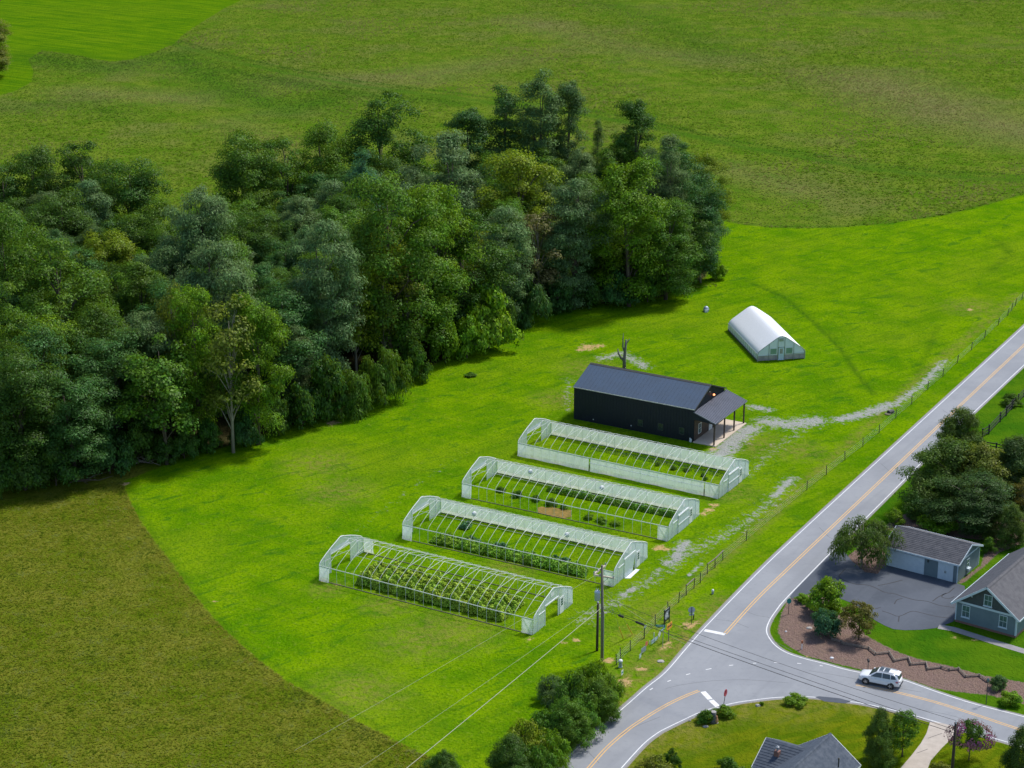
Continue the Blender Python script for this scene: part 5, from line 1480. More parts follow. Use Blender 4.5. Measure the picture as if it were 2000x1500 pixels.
def rock(name, lab, px, r, h_, mat, cat='stone', seed=0, group=None):
    rr = random.Random(seed)
    bm = bmesh.new()
    bmesh.ops.create_icosphere(bm, subdivisions=2, radius=1)
    for v_ in bm.verts:
        n_ = 1 + rr.uniform(-.14, .14)
        v_.co = Vector((v_.co.x * r * n_, v_.co.y * r * 0.8 * n_, max(-0.1, v_.co.z) * h_ * n_))
    me_ = bpy.data.meshes.new(name); bm.to_mesh(me_); bm.free()
    me_.materials.append(mat)
    o = link(name, me_, None, G(*px))
    tag(o, lab, cat, group)
    return o
rock('flat_stone', 'pale flat slab lying in the grass below the signs', zs(1110, 1356), 0.42, 0.16, M['stone'], seed=1)
rock('flat_stone', 'tan flat stone in the mulch left of the blue-green bush', (1580.5, 1227), 0.36, 0.16, M['stone'], seed=2)
rock('stone', 'white stone at the mulch edge above the road', (1624.5, 1286), 0.22, 0.20, M['sign_white'], seed=3)
rock('stone', 'small white stone low in the mulch, left of the marker post', (1535, 1234), 0.14, 0.14, M['sign_white'], seed=4)
rock('stone', 'pale stone on the lawn edge by the lower road curve', (1480, 1378.5), 0.28, 0.2, M['stone'], seed=5)
rock('stone', 'small tan stone on the inside verge of the curve', (1347, 1408), 0.16, 0.14, M['stone'], seed=6)
rock('stone', 'flat stone in the grass below the tree stump', (1378, 1419), 0.32, 0.12, M['stone'], seed=7)
t = thing('marker_post', 'white marker post with orange top in the mulch bed', 'post', G(1566, 1268))
MB().box(-0.05, 0.05, -0.05, 0.05, 0, 0.72).build('post', M['sign_white'], t)
MB().box(-0.09, 0.09, -0.06, 0.06, 0.72, 1.05).build('orange_top', pm('rust_orange', (0.45, 0.14, 0.05), (0.35, 0.11, 0.05), 2, 0.6), t)
t = thing('mailbox', 'small dark mailbox post behind the white car', 'mailbox', G(1695, 1307))
MB().box(-0.04, 0.04, -0.04, 0.04, 0, 0.95).build('post', M['timber'], t)
MB().prism([(-.11, -.22, .95), (.11, -.22, .95), (.11, -.22, 1.10), (.06, -.22, 1.17), (-.06, -.22, 1.17), (-.11, -.22, 1.10)], (0, .46, 0)).build('box', M['sign_black'], t)
# well cover on the lawn
t = thing('well_cover', 'small pale grey domed well cover on the lawn near the wood', 'well cover', G(1379, 608))
MB().lathe([(0.48, 0), (0.50, 0.35), (0.42, 0.65), (0.25, 0.86), (0.05, 0.93)], 12).build('dome', M['sign_back'], t, smooth=True)
MB().box(-0.26, 0.26, -0.58, -0.30, 0.0, 0.42).build('access_panel', M['sign_white'], t)
# lamp post in the right garden
t = thing('lamp_post', 'thin dark lamp post at the garden edge right of the car', 'lamp post', G(1926, 1375))
MB().tube([(0, 0, 0), (0, 0, 2.6)], 0.045, 6).build('post', M['dark_metal'], t)
MB().lathe([(0.05, 2.6), (0.13, 2.68), (0.15, 2.92), (0.05, 3.05)], 8).build('lantern', M['glass'], t)
# wildlife stump by the curve
t = thing('tree_stump', 'tall grey tree stump beside the stop sign shrubs', 'stump', G(1393, 1411))
MB().tube([(0, 0, 0), (0.02, 0, 0.3), (-0.02, 0, 0.9), (0.0, 0, 1.25)], [0.42, 0.33, 0.29, 0.30], 12).build('trunk', pm('grey_stump', (0.16, 0.16, 0.17), (0.10, 0.10, 0.105), 2, 0.9, bmp=0.03, st=(4, 4, .5)), t, smooth=True)
MB().lathe([(0.29, 1.25), (0.27, 1.28), (0.02, 1.29)], 12).build('cut_top', M['stone'], t)
t = thing('garden_ornament', 'upright orange brown garden ornament leaning on the stump', 'ornament', G(1399, 1412))
MB().lathe([(0.14, 0), (0.20, 0.18), (0.19, 0.45), (0.12, 0.55), (0.13, 0.68), (0.08, 0.82), (0.02, 0.86)], 10).build('figure', pm('terracotta', (0.45, 0.24, 0.12), (0.34, 0.18, 0.10), 3, 0.8), t, smooth=True)
MB().lathe([(0.22, -0.01), (0.22, 0.04)], 10).build('base', M['stone'], t)
t = thing('culvert_pipe', 'dark culvert opening beside the gravel track', 'culvert', G(1737, 808))
MB().tube([(0.6, 0.5, 0.18), (-0.15, -0.1, 0.20)], 0.33, 12).build('pipe', M['dark_metal'], t)
MB().lathe([(0.45, -0.02), (0.50, 0.10), (0.30, 0.16)], 10, (-0.25, -0.25, 0)).build('headwall', M['base_board'], t)
# fallen branches at the wood edge
def sticks(px, lab, L_, n_, mat, seed):
    rr = random.Random(seed)
    t = thing('fallen_branch', lab, 'branch', G(*px))
    for k in range(n_):
        a_ = rr.uniform(-0.5, 0.5)
        l = L_ * rr.uniform(.5, 1)
        x0 = rr.uniform(-L_ * .4, L_ * .2); y0 = rr.uniform(-.8, .8)
        pts = [(x0 + l * s_ * math.cos(a_), y0 + l * s_ * math.sin(a_) + .25 * math.sin(s_ * 5 + k), 0.12 + rr.uniform(0, .5) + .25 * math.sin(s_ * 4 + k)) for s_ in (0, .3, .6, 1)]
        MB().tube(pts, [.10, .08, .05, .02], 5).build('limb', mat, t)
sticks((265, 905), 'bare pale fallen branches under the umbrella shaped tree', 4.5, 7, M['bark_pale'], 3)
sticks((150, 942), 'dark fallen branches at the foot of the left wood edge', 5.0, 5, M['bark'], 4)
# straw patch before the third tunnel
sp_ = [(1050, 992), (1058, 989.5), (1066, 991.5), (1078, 990), (1088, 993), (1100, 993), (1108, 996), (1117, 997), (1115, 1003), (1117, 1009), (1108, 1011), (1102, 1014), (1092, 1010), (1080, 1010.5), (1070, 1006), (1060, 1005), (1051, 1001)]
pt = fill('straw_patch', sp_, 0.03, pm('orange_straw', (0.30, 0.165, 0.025), (0.14, 0.13, 0.02), 2.5, 0.9, bmp=0.05))
tag(pt, 'orange brown straw patch beside the second greenhouse from the barn', None, None, 'structure')
# ------------------------------------------------------------------ trees and shrubs
def unit(a): return a / np.maximum(1e-9, np.linalg.norm(a, axis=-1, keepdims=True))

def leaf_quads(c, n, L, Wd, rg, axis=None, axw=0.0):
    N_ = len(c)
    r = rg.normal(size=(N_, 3))
    if axis is not None: r = r * (1 - axw) + axis * axw * 2
    a = unit(r - (r * n).sum(1, keepdims=True) * n)
    b = np.cross(n, a)
    l = (L * rg.uniform(0.6, 1.3, (N_, 1))) / 2
    w_ = (Wd * rg.uniform(0.6, 1.3, (N_, 1))) / 2
    fold = n * w_ * 0.45
    v = np.stack([c + a * l, c + b * w_ + fold, c - a * l, c - b * w_ + fold], 1).reshape(-1, 3)
    return v, np.arange(N_ * 4).reshape(-1, 4)

def prof_oak(t): return np.sin(np.pi * np.clip(t * 0.76 + 0.14, 0, 1)) ** 0.55
def prof_cone(t): return np.clip(1.05 - t, 0, 1) ** 0.75 * np.clip(t * 6 + 0.35, 0, 1)
def prof_ovate(t): return np.sin(np.pi * np.clip(t * 0.93 + 0.02, 0.03, 0.96) ** 0.85) ** 0.6
def prof_col(t): return 0.75 + 0.25 * np.sin(np.pi * t) - 0.5 * np.clip(t - 0.85, 0, 1) * 4
def prof_bush(t): return np.sqrt(np.clip(1 - (t * 0.98) ** 2.2, 0, 1))
def prof_umb(t): return np.clip(np.sin(np.pi * np.clip(t * 0.7 + 0.28, 0, 1)), 0, 1) ** 0.8

KINDS = {  # H, R, crown base, clumps, leaves per clump, clump radius, leaf length, width, profile, up bias, droop, trunk radius, pale bark
    'oak':    (18, 5.2, .06, 104, 350, 1.45, .26, .18, prof_oak, .45, 0.0, .26, 0),
    'silver': (18, 4.2, .03, 110, 320, 1.15, .30, .13, prof_ovate, .35, 0.0, .22, 0),
    'walnut': (16, 5.2, .07, 72, 430, 1.45, .27, .17, prof_oak, .55, 0.1, .24, 0),
    'sparse': (14, 4.0, .24, 42, 120, 1.15, .34, .20, prof_oak, .40, 0.15, .16, 1),
    'column': (22, 3.6, .14, 98, 290, 1.25, .27, .17, prof_col, .40, 0.0, .26, 0),
    'pine':   (16, 3.6, .20, 90, 120, 0.95, .55, .07, prof_cone, .30, 0.25, .20, 0),
    'umbrella': (16, 5.6, .30, 60, 180, 1.45, .38, .26, prof_umb, .60, 0.1, .20, 0),
    'bush':   (2.6, 2.0, .00, 42, 150, 0.55, .22, .14, prof_bush, .35, 0.0, .06, 0),
    'vine':   (4.5, 3.2, .00, 52, 160, 0.85, .36, .12, prof_bush, .30, 0.75, .08, 0),
    'holly':  (9, 5.2, .03, 190, 170, 1.05, .30, .15, prof_bush, .55, 0.05, .20, 0),
    'plume':  (8, 4.2, .02, 170, 170, 0.85, .42, .09, prof_bush, .25, -0.5, .12, 0),
    'weeping': (5.4, 4.4, .26, 40, 260, 1.0, .36, .10, prof_umb, .35, 0.9, .14, 1),
    'small':  (4.2, 2.6, .22, 46, 150, 0.62, .20, .13, prof_oak, .40, 0.1, .09, 0),
    'clipped': (1.7, 1.15, .00, 60, 110, 0.24, .10, .07, prof_bush, .30, 0.0, .05, 0),
}
PROTO = {}
def proto(kind, var):
    key = (kind, var)
    if key in PROTO: return PROTO[key]
    H, Rr, base, nc, nl, rc, L, Wd, pf, up, droop, tr_, pale = KINDS[kind]
    rg = np.random.default_rng(abs(hash((len(kind), kind[0], kind[-1]))) % 1000 * 0 + sum(map(ord, kind)) * 10 + var)
    # lean lobes: crown outline is uneven
    la = rg.uniform(0, 2 * np.pi, 4); lm = rg.uniform(0.06, 0.20, 4)
    t = rg.uniform(0, 1, nc * 3)
    keep = rg.uniform(0, 1, nc * 3) < np.clip(pf(t), 0.12, 1)
    t = t[keep][:nc]
    ang = np.arange(len(t)) * 2.39996 + rg.uniform(-.4, .4, len(t))
    lob = 1 + sum(lm[k] * np.cos((k + 1) * ang + la[k] + 2 * t) for k in range(4))
    rf = rg.uniform(0.12, 1, len(t)) ** 0.5
    rad = np.maximum(0.05, Rr * pf(t) * lob - rc * 0.55) * rf
    z0, z1 = H * base + rc * 0.4, H - rc * 0.55
    cz = z0 + (z1 - z0) * t + rg.normal(0, 0.25, len(t)) * min(1, H / 10)
    cc = np.stack([rad * np.cos(ang), rad * np.sin(ang), np.maximum(cz, rc * 0.35)], 1)
    crs = rc * rg.uniform(0.6, 1.35, len(t))
    V_, N_, AX = [], [], []
    axis_c = np.stack([cc[:, 0], cc[:, 1], np.zeros(len(cc))], 1)
    for i in range(len(cc)):
        k = int(nl * (crs[i] / rc) ** 2 * 0.9)
        d = unit(rg.normal(size=(k, 3)))
        d[:, 2] = np.where((d[:, 2] < -0.15) & (rg.uniform(size=k) < 0.75), -d[:, 2], d[:, 2])
        rr = rg.uniform(0.0, 1, (k, 1)) ** 0.33
        p = cc[i] + d * rr * crs[i] * np.array([1, 1, 0.72]) * rg.uniform(0.75, 1.2, (k, 1))
        outw = unit(axis_c[i] + 1e-6)
        n_ = unit(d * 0.75 + np.array([0, 0, 1]) * up + outw * 0.25 + rg.normal(size=(k, 3)) * 0.35)
        if droop > 0:
            p[:, 2] -= droop * crs[i] * 0.9 * (np.linalg.norm(p[:, :2] - cc[i][:2], axis=1) / crs[i]) ** 2
        V_.append(p); N_.append(n_)
        ax = unit(d * np.array([1, 1, 0.2]) + np.array([0, 0, -droop * 1.6]))
        AX.append(ax)
    P_ = np.concatenate(V_); Nn = np.concatenate(N_); AX = np.concatenate(AX)
    if base < 0.02: P_[:, 2] = np.abs(P_[:, 2])
    axw = 0.75 if abs(droop) > 0.3 or kind == 'silver' else 0.0
    if kind == 'silver': AX = unit(AX * 0.5 + np.array([0, 0, 1.0]))
    v, f = leaf_quads(P_, Nn, L, Wd, rg, AX, axw)
    me_c = np_mesh('crown', v, f, M['leaf_silver' if kind == 'silver' else 'leaf'])
    # trunk and limbs
    mb = MB()
    bend = rg.normal(0, 0.02 * H, 2)
    hz = H * (0.86 if kind not in ('bush', 'vine', 'clipped', 'holly', 'plume') else 0.6)
    trk = [(0, 0, -0.1), (bend[0] * .2, bend[1] * .2, hz * .33), (bend[0] * .7, bend[1] * .7, hz * .66), (bend[0], bend[1], hz)]
    mb.tube(trk, [tr_ * 1.25, tr_ * .9, tr_ * .55, tr_ * .12], 7)
    nb = min(len(cc), 26 if kind in ('sparse', 'weeping') else 14)
    for i in rg.choice(len(cc), nb, replace=False):
        q = cc[i]
        s_ = np.clip((q[2] - 0.28 * H * (0.5 + 0.5 * q[2] / H)) / hz, 0.12, 0.9)
        b0 = np.array([bend[0] * s_, bend[1] * s_, hz * s_])
        midp = b0 * 0.45 + q * 0.55 + np.array([0, 0, 0.05 * H if droop < .5 else 0.12 * H])
        mb.tube([tuple(b0), tuple(midp), tuple(q)], [tr_ * .36, tr_ * .22, tr_ * .06], 5, False)
    me_t = mb.mesh('trunk', M['bark_pale' if pale else 'bark'], True)
    PROTO[key] = (me_c, me_t, H, Rr)
    return PROTO[key]

NVAR = {'oak': 4, 'silver': 2, 'walnut': 3, 'sparse': 2, 'column': 2, 'bush': 3, 'vine': 2, 'holly': 2}
COL = {'dark': (0.062, 0.155, 0.014), 'mid': (0.090, 0.205, 0.012), 'teal': (0.058, 0.165, 0.032), 'silver': (0.125, 0.235, 0.075), 'bright': (0.150, 0.295, 0.006), 'yellow': (0.215, 0.290, 0.010),
       'olive': (0.185, 0.225, 0.022), 'pine': (0.055, 0.190, 0.080), 'brown': (0.180, 0.165, 0.055), 'grey': (0.115, 0.210, 0.058), 'lime': (0.165, 0.340, 0.010), 'bluegreen': (0.050, 0.165, 0.075),
       'redgreen': (0.200, 0.165, 0.028), 'evergreen': (0.085, 0.150, 0.018), 'holly': (0.050, 0.105, 0.022)}
tcount = {}
def plant(kind, base_px, top_y=None, width_px=None, col='mid', label='', cat='tree', name=None, group=None, h=None, r=None, at=None, flower=None):
    p = Vector(at) if at is not None else G(*base_px)
    var = tcount.get(kind, 0) % NVAR.get(kind, 2)
    tcount[kind] = tcount.get(kind, 0) + 1
    mc, mt, H0, R0 = proto(kind, var)
    if h is None:
        h = (base_px[1] - top_y) / vpx(p) if top_y is not None else H0
        if top_y is not None: h /= (1 - 0.0)
    if r is None:
        r = width_px / 2 / ppm(p) if width_px else R0 * h / H0
    rz = random.uniform(0, 2 * math.pi)
    t = thing(name or 'tree', label, cat, p, rz, group)
    c = link('crown' if cat == 'tree' else 'foliage', mc, t)
    c.scale = (r / R0, r / R0, h / H0)
    k = random.uniform(0.88, 1.14)
    cl = COL[col]
    c.color = (cl[0] * k * random.uniform(.92, 1.1), cl[1] * k, cl[2] * k, 1)
    tk = link('trunk' if cat == 'tree' else 'stem', mt, t)
    s_ = (r / R0 + h / H0) / 2
    tk.scale = (r / R0, r / R0, h / H0)
    return t

# trees one can pick out: kind, base pixel, top y, crown width, colour, label
FEATURE = [
    ('umbrella', (326, 907), 655, 190, 'mid', 'umbrella shaped green tree with bare pale trunk at the left wood edge'),
    ('sparse', (456, 884), 590, 150, 'olive', 'tall thin olive tree with pale leaning trunk at the wood edge'),
    ('walnut', (505, 868), 585, 130, 'bright', 'bright green narrow tree right of the thin olive tree'),
    ('walnut', (390, 860), 560, 120, 'bright', 'bright green tree top rising left behind the thin olive tree'),
    ('silver', (430, 815), 470, 150, 'silver', 'silvery tree behind the thin olive tree'),
    ('silver', (645, 770), 435, 150, 'silver', 'silvery leaved tree in the middle of the wood front'),
    ('silver', (410, 700), 365, 130, 'silver', 'pale silvery tree left of the gap in the skyline'),
    ('oak', (560, 790), 560, 150, 'teal', 'dark teal tree in shade right of the bright narrow tree'),
    ('sparse', (696, 736), 505, 120, 'yellow', 'slim yellow green tree with a white curved trunk'),
    ('sparse', (752, 728), 480, 110, 'yellow', 'slender yellow green tree right of the white trunk'),
    ('sparse', (795, 715), 500, 120, 'olive', 'slender olive tree above the vine covered bush'),
    ('walnut', (845, 690), 360, 150, 'bright', 'broad bright green tree with lit right flank mid wood'),
    ('oak', (760, 720), 350, 170, 'mid', 'rounded mid green tree left of the broad bright one'),
    ('oak', (905, 670), 420, 150, 'dark', 'dark tree behind the bright lobed bushes'),
    ('silver', (985, 640), 405, 120, 'silver', 'blue grey silvery tree left of the tree with bare limbs'),
    ('sparse', (1052, 612), 410, 120, 'brown', 'thin brownish tree with white twisted trunk'),
    ('silver', (1120, 604), 348, 120, 'silver', 'palest silver crowned tree on the right wood front'),
    ('walnut', (1228, 598), 318, 160, 'bright', 'large yellow green tree at the right wood front'),
    ('oak', (1300, 585), 400, 110, 'mid', 'green tree between the large yellow green one and the corner'),
    ('oak', (1360, 548), 355, 100, 'teal', 'dark tree with dead grey limbs at the right wood corner'),
    ('silver', (1300, 540), 268, 100, 'grey', 'grey green tree behind the right wood corner'),
    ('oak', (1372, 480), 300, 70, 'yellow', 'olive yellow tree peeping out at the right wood corner'),
    ('column', (1236, 470), 195, 85, 'dark', 'dark round topped tree sticking up at the right wood skyline'),
    ('column', (1056, 455), 148, 85, 'grey', 'tallest thin poplar on the wood skyline'),
    ('column', (1108, 450), 160, 70, 'grey', 'tall poplar just right of the tallest one'),
    ('pine', (1165, 440), 225, 60, 'grey', 'thin pale feathery treetop between the tall poplars and the dark round top'),
    ('column', (985, 450), 175, 80, 'teal', 'bluish tall tree left of the tallest poplar'),
    ('column', (915, 460), 212, 90, 'teal', 'bluish tree second left of the tallest poplar'),
    ('silver', (1130, 500), 290, 90, 'grey', 'grey green crown below the two tall poplars'),
    ('walnut', (1015, 560), 298, 170, 'yellow', 'wide yellow green crown below the tall poplars'),
    ('silver', (880, 560), 262, 160, 'silver', 'big pale green silvery crown near the skyline'),
    ('oak', (750, 480), 188, 150, 'dark', 'dark tree with the highest crown left of the tall poplars'),
    ('pine', (718, 560), 285, 150, 'pine', 'blue green feathery pine near the skyline'),
    ('oak', (640, 500), 245, 110, 'mid', 'dark green tree left of the pine on the skyline'),
    ('oak', (480, 535), 262, 130, 'mid', 'green tree right of the gap in the skyline'),
    ('oak', (560, 520), 275, 110, 'mid', 'olive green tree on the skyline, second right of the gap'),
    ('oak', (175, 520), 278, 120, 'dark', 'tall dark crown highest on the left skyline of the wood'),
    ('oak', (85, 525), 290, 120, 'dark', 'dark crown at the far left of the skyline'),
    ('oak', (262, 540), 312, 130, 'dark', 'dark crown just left of the gap in the skyline'),
    ('oak', (15, 540), 325, 120, 'dark', 'dark crown cut by the left picture edge on the skyline'),
    ('oak', (130, 790), 470, 170, 'mid', 'lit green crown in the left part of the wood'),
    ('oak', (40, 760), 420, 140, 'mid', 'green crown at the left picture edge halfway up'),
    ('oak', (50, 955), 690, 150, 'dark', 'dark tree at the left end of the wood front'),
    ('oak', (150, 940), 745, 140, 'teal', 'low bluish tree second from the left in the wood front'),
    ('walnut', (270, 800), 640, 110, 'bright', 'bright green crown above the umbrella shaped tree'),
    ('oak', (20, 880), 560, 130, 'mid', 'tall green tree at the left edge behind the front row'),
    ('oak', (205, 860), 610, 140, 'dark', 'dark tree with bare trunk behind the low bluish one'),
    ('sparse', (350, 850), 560, 90, 'olive', 'thin half bare tree between the two bright crowns'),
]
placed = []
for k_, b_, ty, wd, cl, lab in FEATURE:
    wd *= {'column': 1.2, 'oak': 1.22, 'silver': 1.1, 'walnut': 1.1}.get(k_, 1.0)
    plant(k_, b_, ty, wd, cl, lab, group='trees of the wood')
    p = G(*b_); placed.append((p.x, p.y, wd / 2 / ppm(p)))
# the rest of the wood, row by row
poly = W2(WOOD)
rg = np.random.default_rng(21)
mn, mx = poly.min(0), poly.max(0)
fillers = []
tries = 0
while tries < 9000 and len(fillers) < 125:
    tries += 1
    q = mn + (mx - mn) * rg.uniform(size=2)
    if not inside(q[None], poly)[0]: continue
    dpx = 1000 + F * q[0] / (q[1] * CP + HC * SP)
    if dpx < -60: continue
    if seg_dist(q[None], poly, True)[0] < 2.0: continue
    if any(math.hypot(q[0] - a, q[1] - b) < 0.62 * (c + 2.6) for a, b, c in placed): continue
    if any(math.hypot(q[0] - a, q[1] - b) < 5.4 for a, b in fillers): continue
    fillers.append((q[0], q[1]))
ORD = ['first', 'second', 'third', 'fourth', 'fifth', 'sixth', 'seventh', 'eighth', 'ninth', 'tenth', 'eleventh', 'twelfth', 'thirteenth', 'fourteenth', 'fifteenth', 'sixteenth', 'seventeenth', 'eighteenth', 'nineteenth', 'twentieth',
       'twenty-first', 'twenty-second', 'twenty-third', 'twenty-fourth', 'twenty-fifth', 'twenty-sixth', 'twenty-seventh', 'twenty-eighth', 'twenty-ninth', 'thirtieth', 'thirty-first', 'thirty-second', 'thirty-third', 'thirty-fourth', 'thirty-fifth']
# distance behind the wood's front edge sorts them into rows
fa, fb_ = np.array([G(0, 962).x, G(0, 962).y]), np.array([G(1392, 542).x, G(1392, 542).y])
fd = (fb_ - fa) / np.linalg.norm(fb_ - fa); fn = np.array([-fd[1], fd[0]])
rows = {}
for q in fillers:
    rows.setdefault(int(max(0, (np.array(q) - fa) @ fn + 8) // 13), []).append(q)
for ri in sorted(rows):
    for i, q in enumerate(sorted(rows[ri], key=lambda s: s[0] / s[1])):
        kd = rg.choice(['oak', 'oak', 'oak', 'walnut', 'silver', 'silver', 'column'])
        cl = {'oak': ['dark', 'mid', 'teal', 'mid'], 'walnut': ['mid', 'bright', 'mid', 'yellow'], 'silver': ['silver', 'grey', 'grey', 'teal'], 'column': ['dark', 'teal', 'mid', 'grey']}[kd][rg.integers(4)]
        h = float(rg.uniform(15, 20.5))
        edge = seg_dist(np.array(q)[None], poly, True)[0]
        if edge < 6: h *= 0.88
        r = h / KINDS[kd][0] * KINDS[kd][1] * float(rg.uniform(0.98, 1.25))
        word = {'dark': 'dark green', 'mid': 'green', 'teal': 'bluish green', 'bright': 'bright green', 'yellow': 'yellow green', 'silver': 'silvery', 'grey': 'grey green'}[cl]
        lab = '%s tree inside the wood, %s filler from the left in row %s from the front' % (word, ORD[i], ['one', 'two', 'three', 'four', 'five', 'six', 'seven', 'eight', 'nine', 'ten'][min(ri, 9)])
        lab = lab.replace(' filler', '')
        plant(kd, None, col=cl, label=lab, group='trees of the wood', h=h, r=r, at=(q[0], q[1], 0))
# bare limbs reaching out of the dark corner tree, and the dead snag behind the barn
sn = thing('dead_tree', 'bare grey dead tree snag behind the black barn', 'tree', G(1219, 722))
MB().tube([(0, 0, 0), (0, 0, 1.6), (0.1, 0, 3.2), (0.25, 0, 4.9)], [.30, .26, .21, .13], 9).build('trunk', pm('dead_wood', (0.20, 0.185, 0.175), (0.12, 0.11, 0.105), 2, .9, bmp=.02, st=(4, 4, .6)), sn, smooth=True)
for pts, rr in (([(0, 0, 1.5), (-0.5, 0, 1.9), (-0.95, 0, 2.7), (-1.05, 0.1, 3.4)], [.24, .2, .13, .06]), ([(0.05, 0, 2.9), (-0.25, 0, 3.6), (-0.28, 0, 4.8), (-0.22, 0, 5.9)], [.18, .13, .09, .04]), ([(0.15, 0, 4.2), (0.5, 0, 4.6), (0.75, 0, 5.0)], [.12, .09, .05])):
    MB().tube(pts, rr, 7).build('limb', bpy.data.materials['dead_wood'], sn, smooth=True)
dl_ = thing('dead_tree', 'leafless pale branches before the dark corner tree of the wood', 'tree', G(1368, 552))
rr = random.Random(5)
MB().tube([(0, 0, 0), (-.3, -.3, 5), (-.2, -.6, 9)], [.2, .15, .08], 7).build('trunk', M['bark_pale'], dl_, smooth=True)
for k in range(9):
    a_ = rr.uniform(-1.2, 1.2); z = rr.uniform(5, 9); l = rr.uniform(1.8, 3.6)
    MB().tube([(-.2, -.5, z), (l * .5 * math.sin(a_), -.9 - l * .3, z + l * .4), (l * math.sin(a_), -1 - l * .4, z + l * .8)], [.07, .05, .02], 5).build('limb', M['bark_pale'], dl_)
# shrubs at the foot of the wood
SHRUB = [
    ('bush', (955, 680), 592, 105, 'lime', 'bright lobed bush at the wood edge above the lawn'), ('bush', (870, 708), 640, 62, 'bright', 'smaller bright bush left of the lobed one'),
    ('bush', (912, 700), 645, 60, 'lime', 'low bright bush between its two taller neighbours'), ('vine', (752, 790), 705, 95, 'mid', 'vine covered bush hanging over the lawn edge'),
    ('vine', (690, 812), 745, 90, 'mid', 'drooping vine covered bush left of the taller one'), ('bush', (640, 822), 740, 80, 'dark', 'dark bush at the shady lawn edge below the silvery tree'),
    ('bush', (590, 838), 770, 70, 'dark', 'dark bush right of the bright narrow tree'), ('bush', (808, 745), 690, 60, 'mid', 'green bush right of the tall vine covered bush'),
    ('bush', (1398, 545), 505, 40, 'lime', 'bright bush at the right wood corner'), ('bush', (1345, 560), 520, 50, 'mid', 'low green bush left of the right corner bush'),
    ('bush', (1265, 590), 530, 60, 'mid', 'green undergrowth bush below the large yellow green tree'), ('bush', (1205, 596), 550, 70, 'teal', 'dark undergrowth bush before the palest silver tree'),
    ('vine', (1030, 632), 560, 80, 'teal', 'dark bush at the foot of the twisted white trunk'), ('bush', (1150, 602), 560, 60, 'dark', 'dark low bush under the palest silver tree'),
    ('bush', (545, 850), 800, 50, 'dark', 'dark undergrowth right of the pale leaning trunk'), ('bush', (405, 885), 840, 60, 'dark', 'dark undergrowth between the two bare trunks'),
    ('bush', (215, 925), 860, 90, 'teal', 'dark bush left of the umbrella shaped tree'), ('bush', (110, 948), 880, 90, 'dark', 'dark bush at the wood foot, third from left'),
    ('bush', (50, 958), 890, 80, 'dark', 'dark bush at the wood foot, second from left'), ('bush', (0, 968), 900, 80, 'dark', 'dark bush cut by the left picture edge'),
    ('bush', (320, 905), 870, 50, 'dark', 'low dark bush behind the umbrella tree trunk'), ('bush', (265, 905), 850, 70, 'dark', 'dark bush behind the pale fallen branches'),
    ('bush', (919, 735), 727, 26, 'mid', 'single low weed clump on the lawn by the wood'), ('vine', (985, 662), 600, 60, 'dark', 'dark drooping bush right of the bright lobed bush'),
    ('bush', (1090, 612), 560, 60, 'teal', 'bluish undergrowth left of the palest silver tree'), ('bush', (480, 872), 820, 60, 'teal', 'bluish undergrowth beside the pale leaning trunk'),
    ('bush', (360, 895), 850, 60, 'dark', 'dark undergrowth right of the umbrella tree trunk'),
]
for k_, b_, ty, wd, cl, lab in SHRUB:
    if wd > 40: ty -= 0.45 * (b_[1] - ty); wd *= 1.12
    plant(k_, b_, ty, wd, cl, lab, 'bush', 'bush', 'bushes at the wood edge')
# the tree at the left top corner
plant('oak', (-15, 150), 40, 100, 'olive', 'brownish green tree cut by the upper left picture edge')
# hedge along the fence at the bottom
for k_, b_, ty, wd, cl, lab in [
    ('vine', (1168, 1372), 1285, 100, 'bright', 'bright green bush right behind the power pole foot'), ('vine', (1120, 1405), 1310, 110, 'mid', 'green sprawling bush second in the hedge by the curve'),
    ('holly', (1168, 1405), 1330, 90, 'mid', 'dense green bush overhanging the verge of the curve'), ('vine', (1080, 1370), 1315, 70, 'grey', 'pale grey feathery bush at the left of the hedge'),
    ('holly', (1105, 1455), 1365, 110, 'mid', 'dark green bush in the middle of the hedge by the curve'), ('vine', (1025, 1490), 1405, 110, 'yellow', 'yellow green bush with arching sprays at the lower edge'),
    ('holly', (1000, 1530), 1440, 110, 'dark', 'dark leafy bush cut by the lower picture edge'), ('vine', (1075, 1500), 1420, 90, 'bright', 'green bush right of the yellow green arching one'),
    ('holly', (865, 1530), 1468, 80, 'dark', 'dark bush top at the lower edge left of the hedge'), ('vine', (1140, 1350), 1300, 70, 'lime', 'light green bush left of the power pole foot'),
    ('sparse', (1095, 1400), 1330, 60, 'grey', 'half bare grey bush inside the hedge'),
    ('vine', (1145, 1432), 1365, 90, 'mid', 'green bush filling the hedge above the lower road edge'), ('vine', (1060, 1452), 1385, 90, 'mid', 'green bush left in the middle of the hedge'),
    ('vine', (1050, 1530), 1450, 90, 'mid', 'green bush at the lower edge beside the road'), ('vine', (1192, 1372), 1320, 56, 'mid', 'small green bush at the right end of the hedge')]:
    plant(k_, b_, ty, wd, cl, lab, 'bush', 'bush', 'hedge of bushes by the curve')
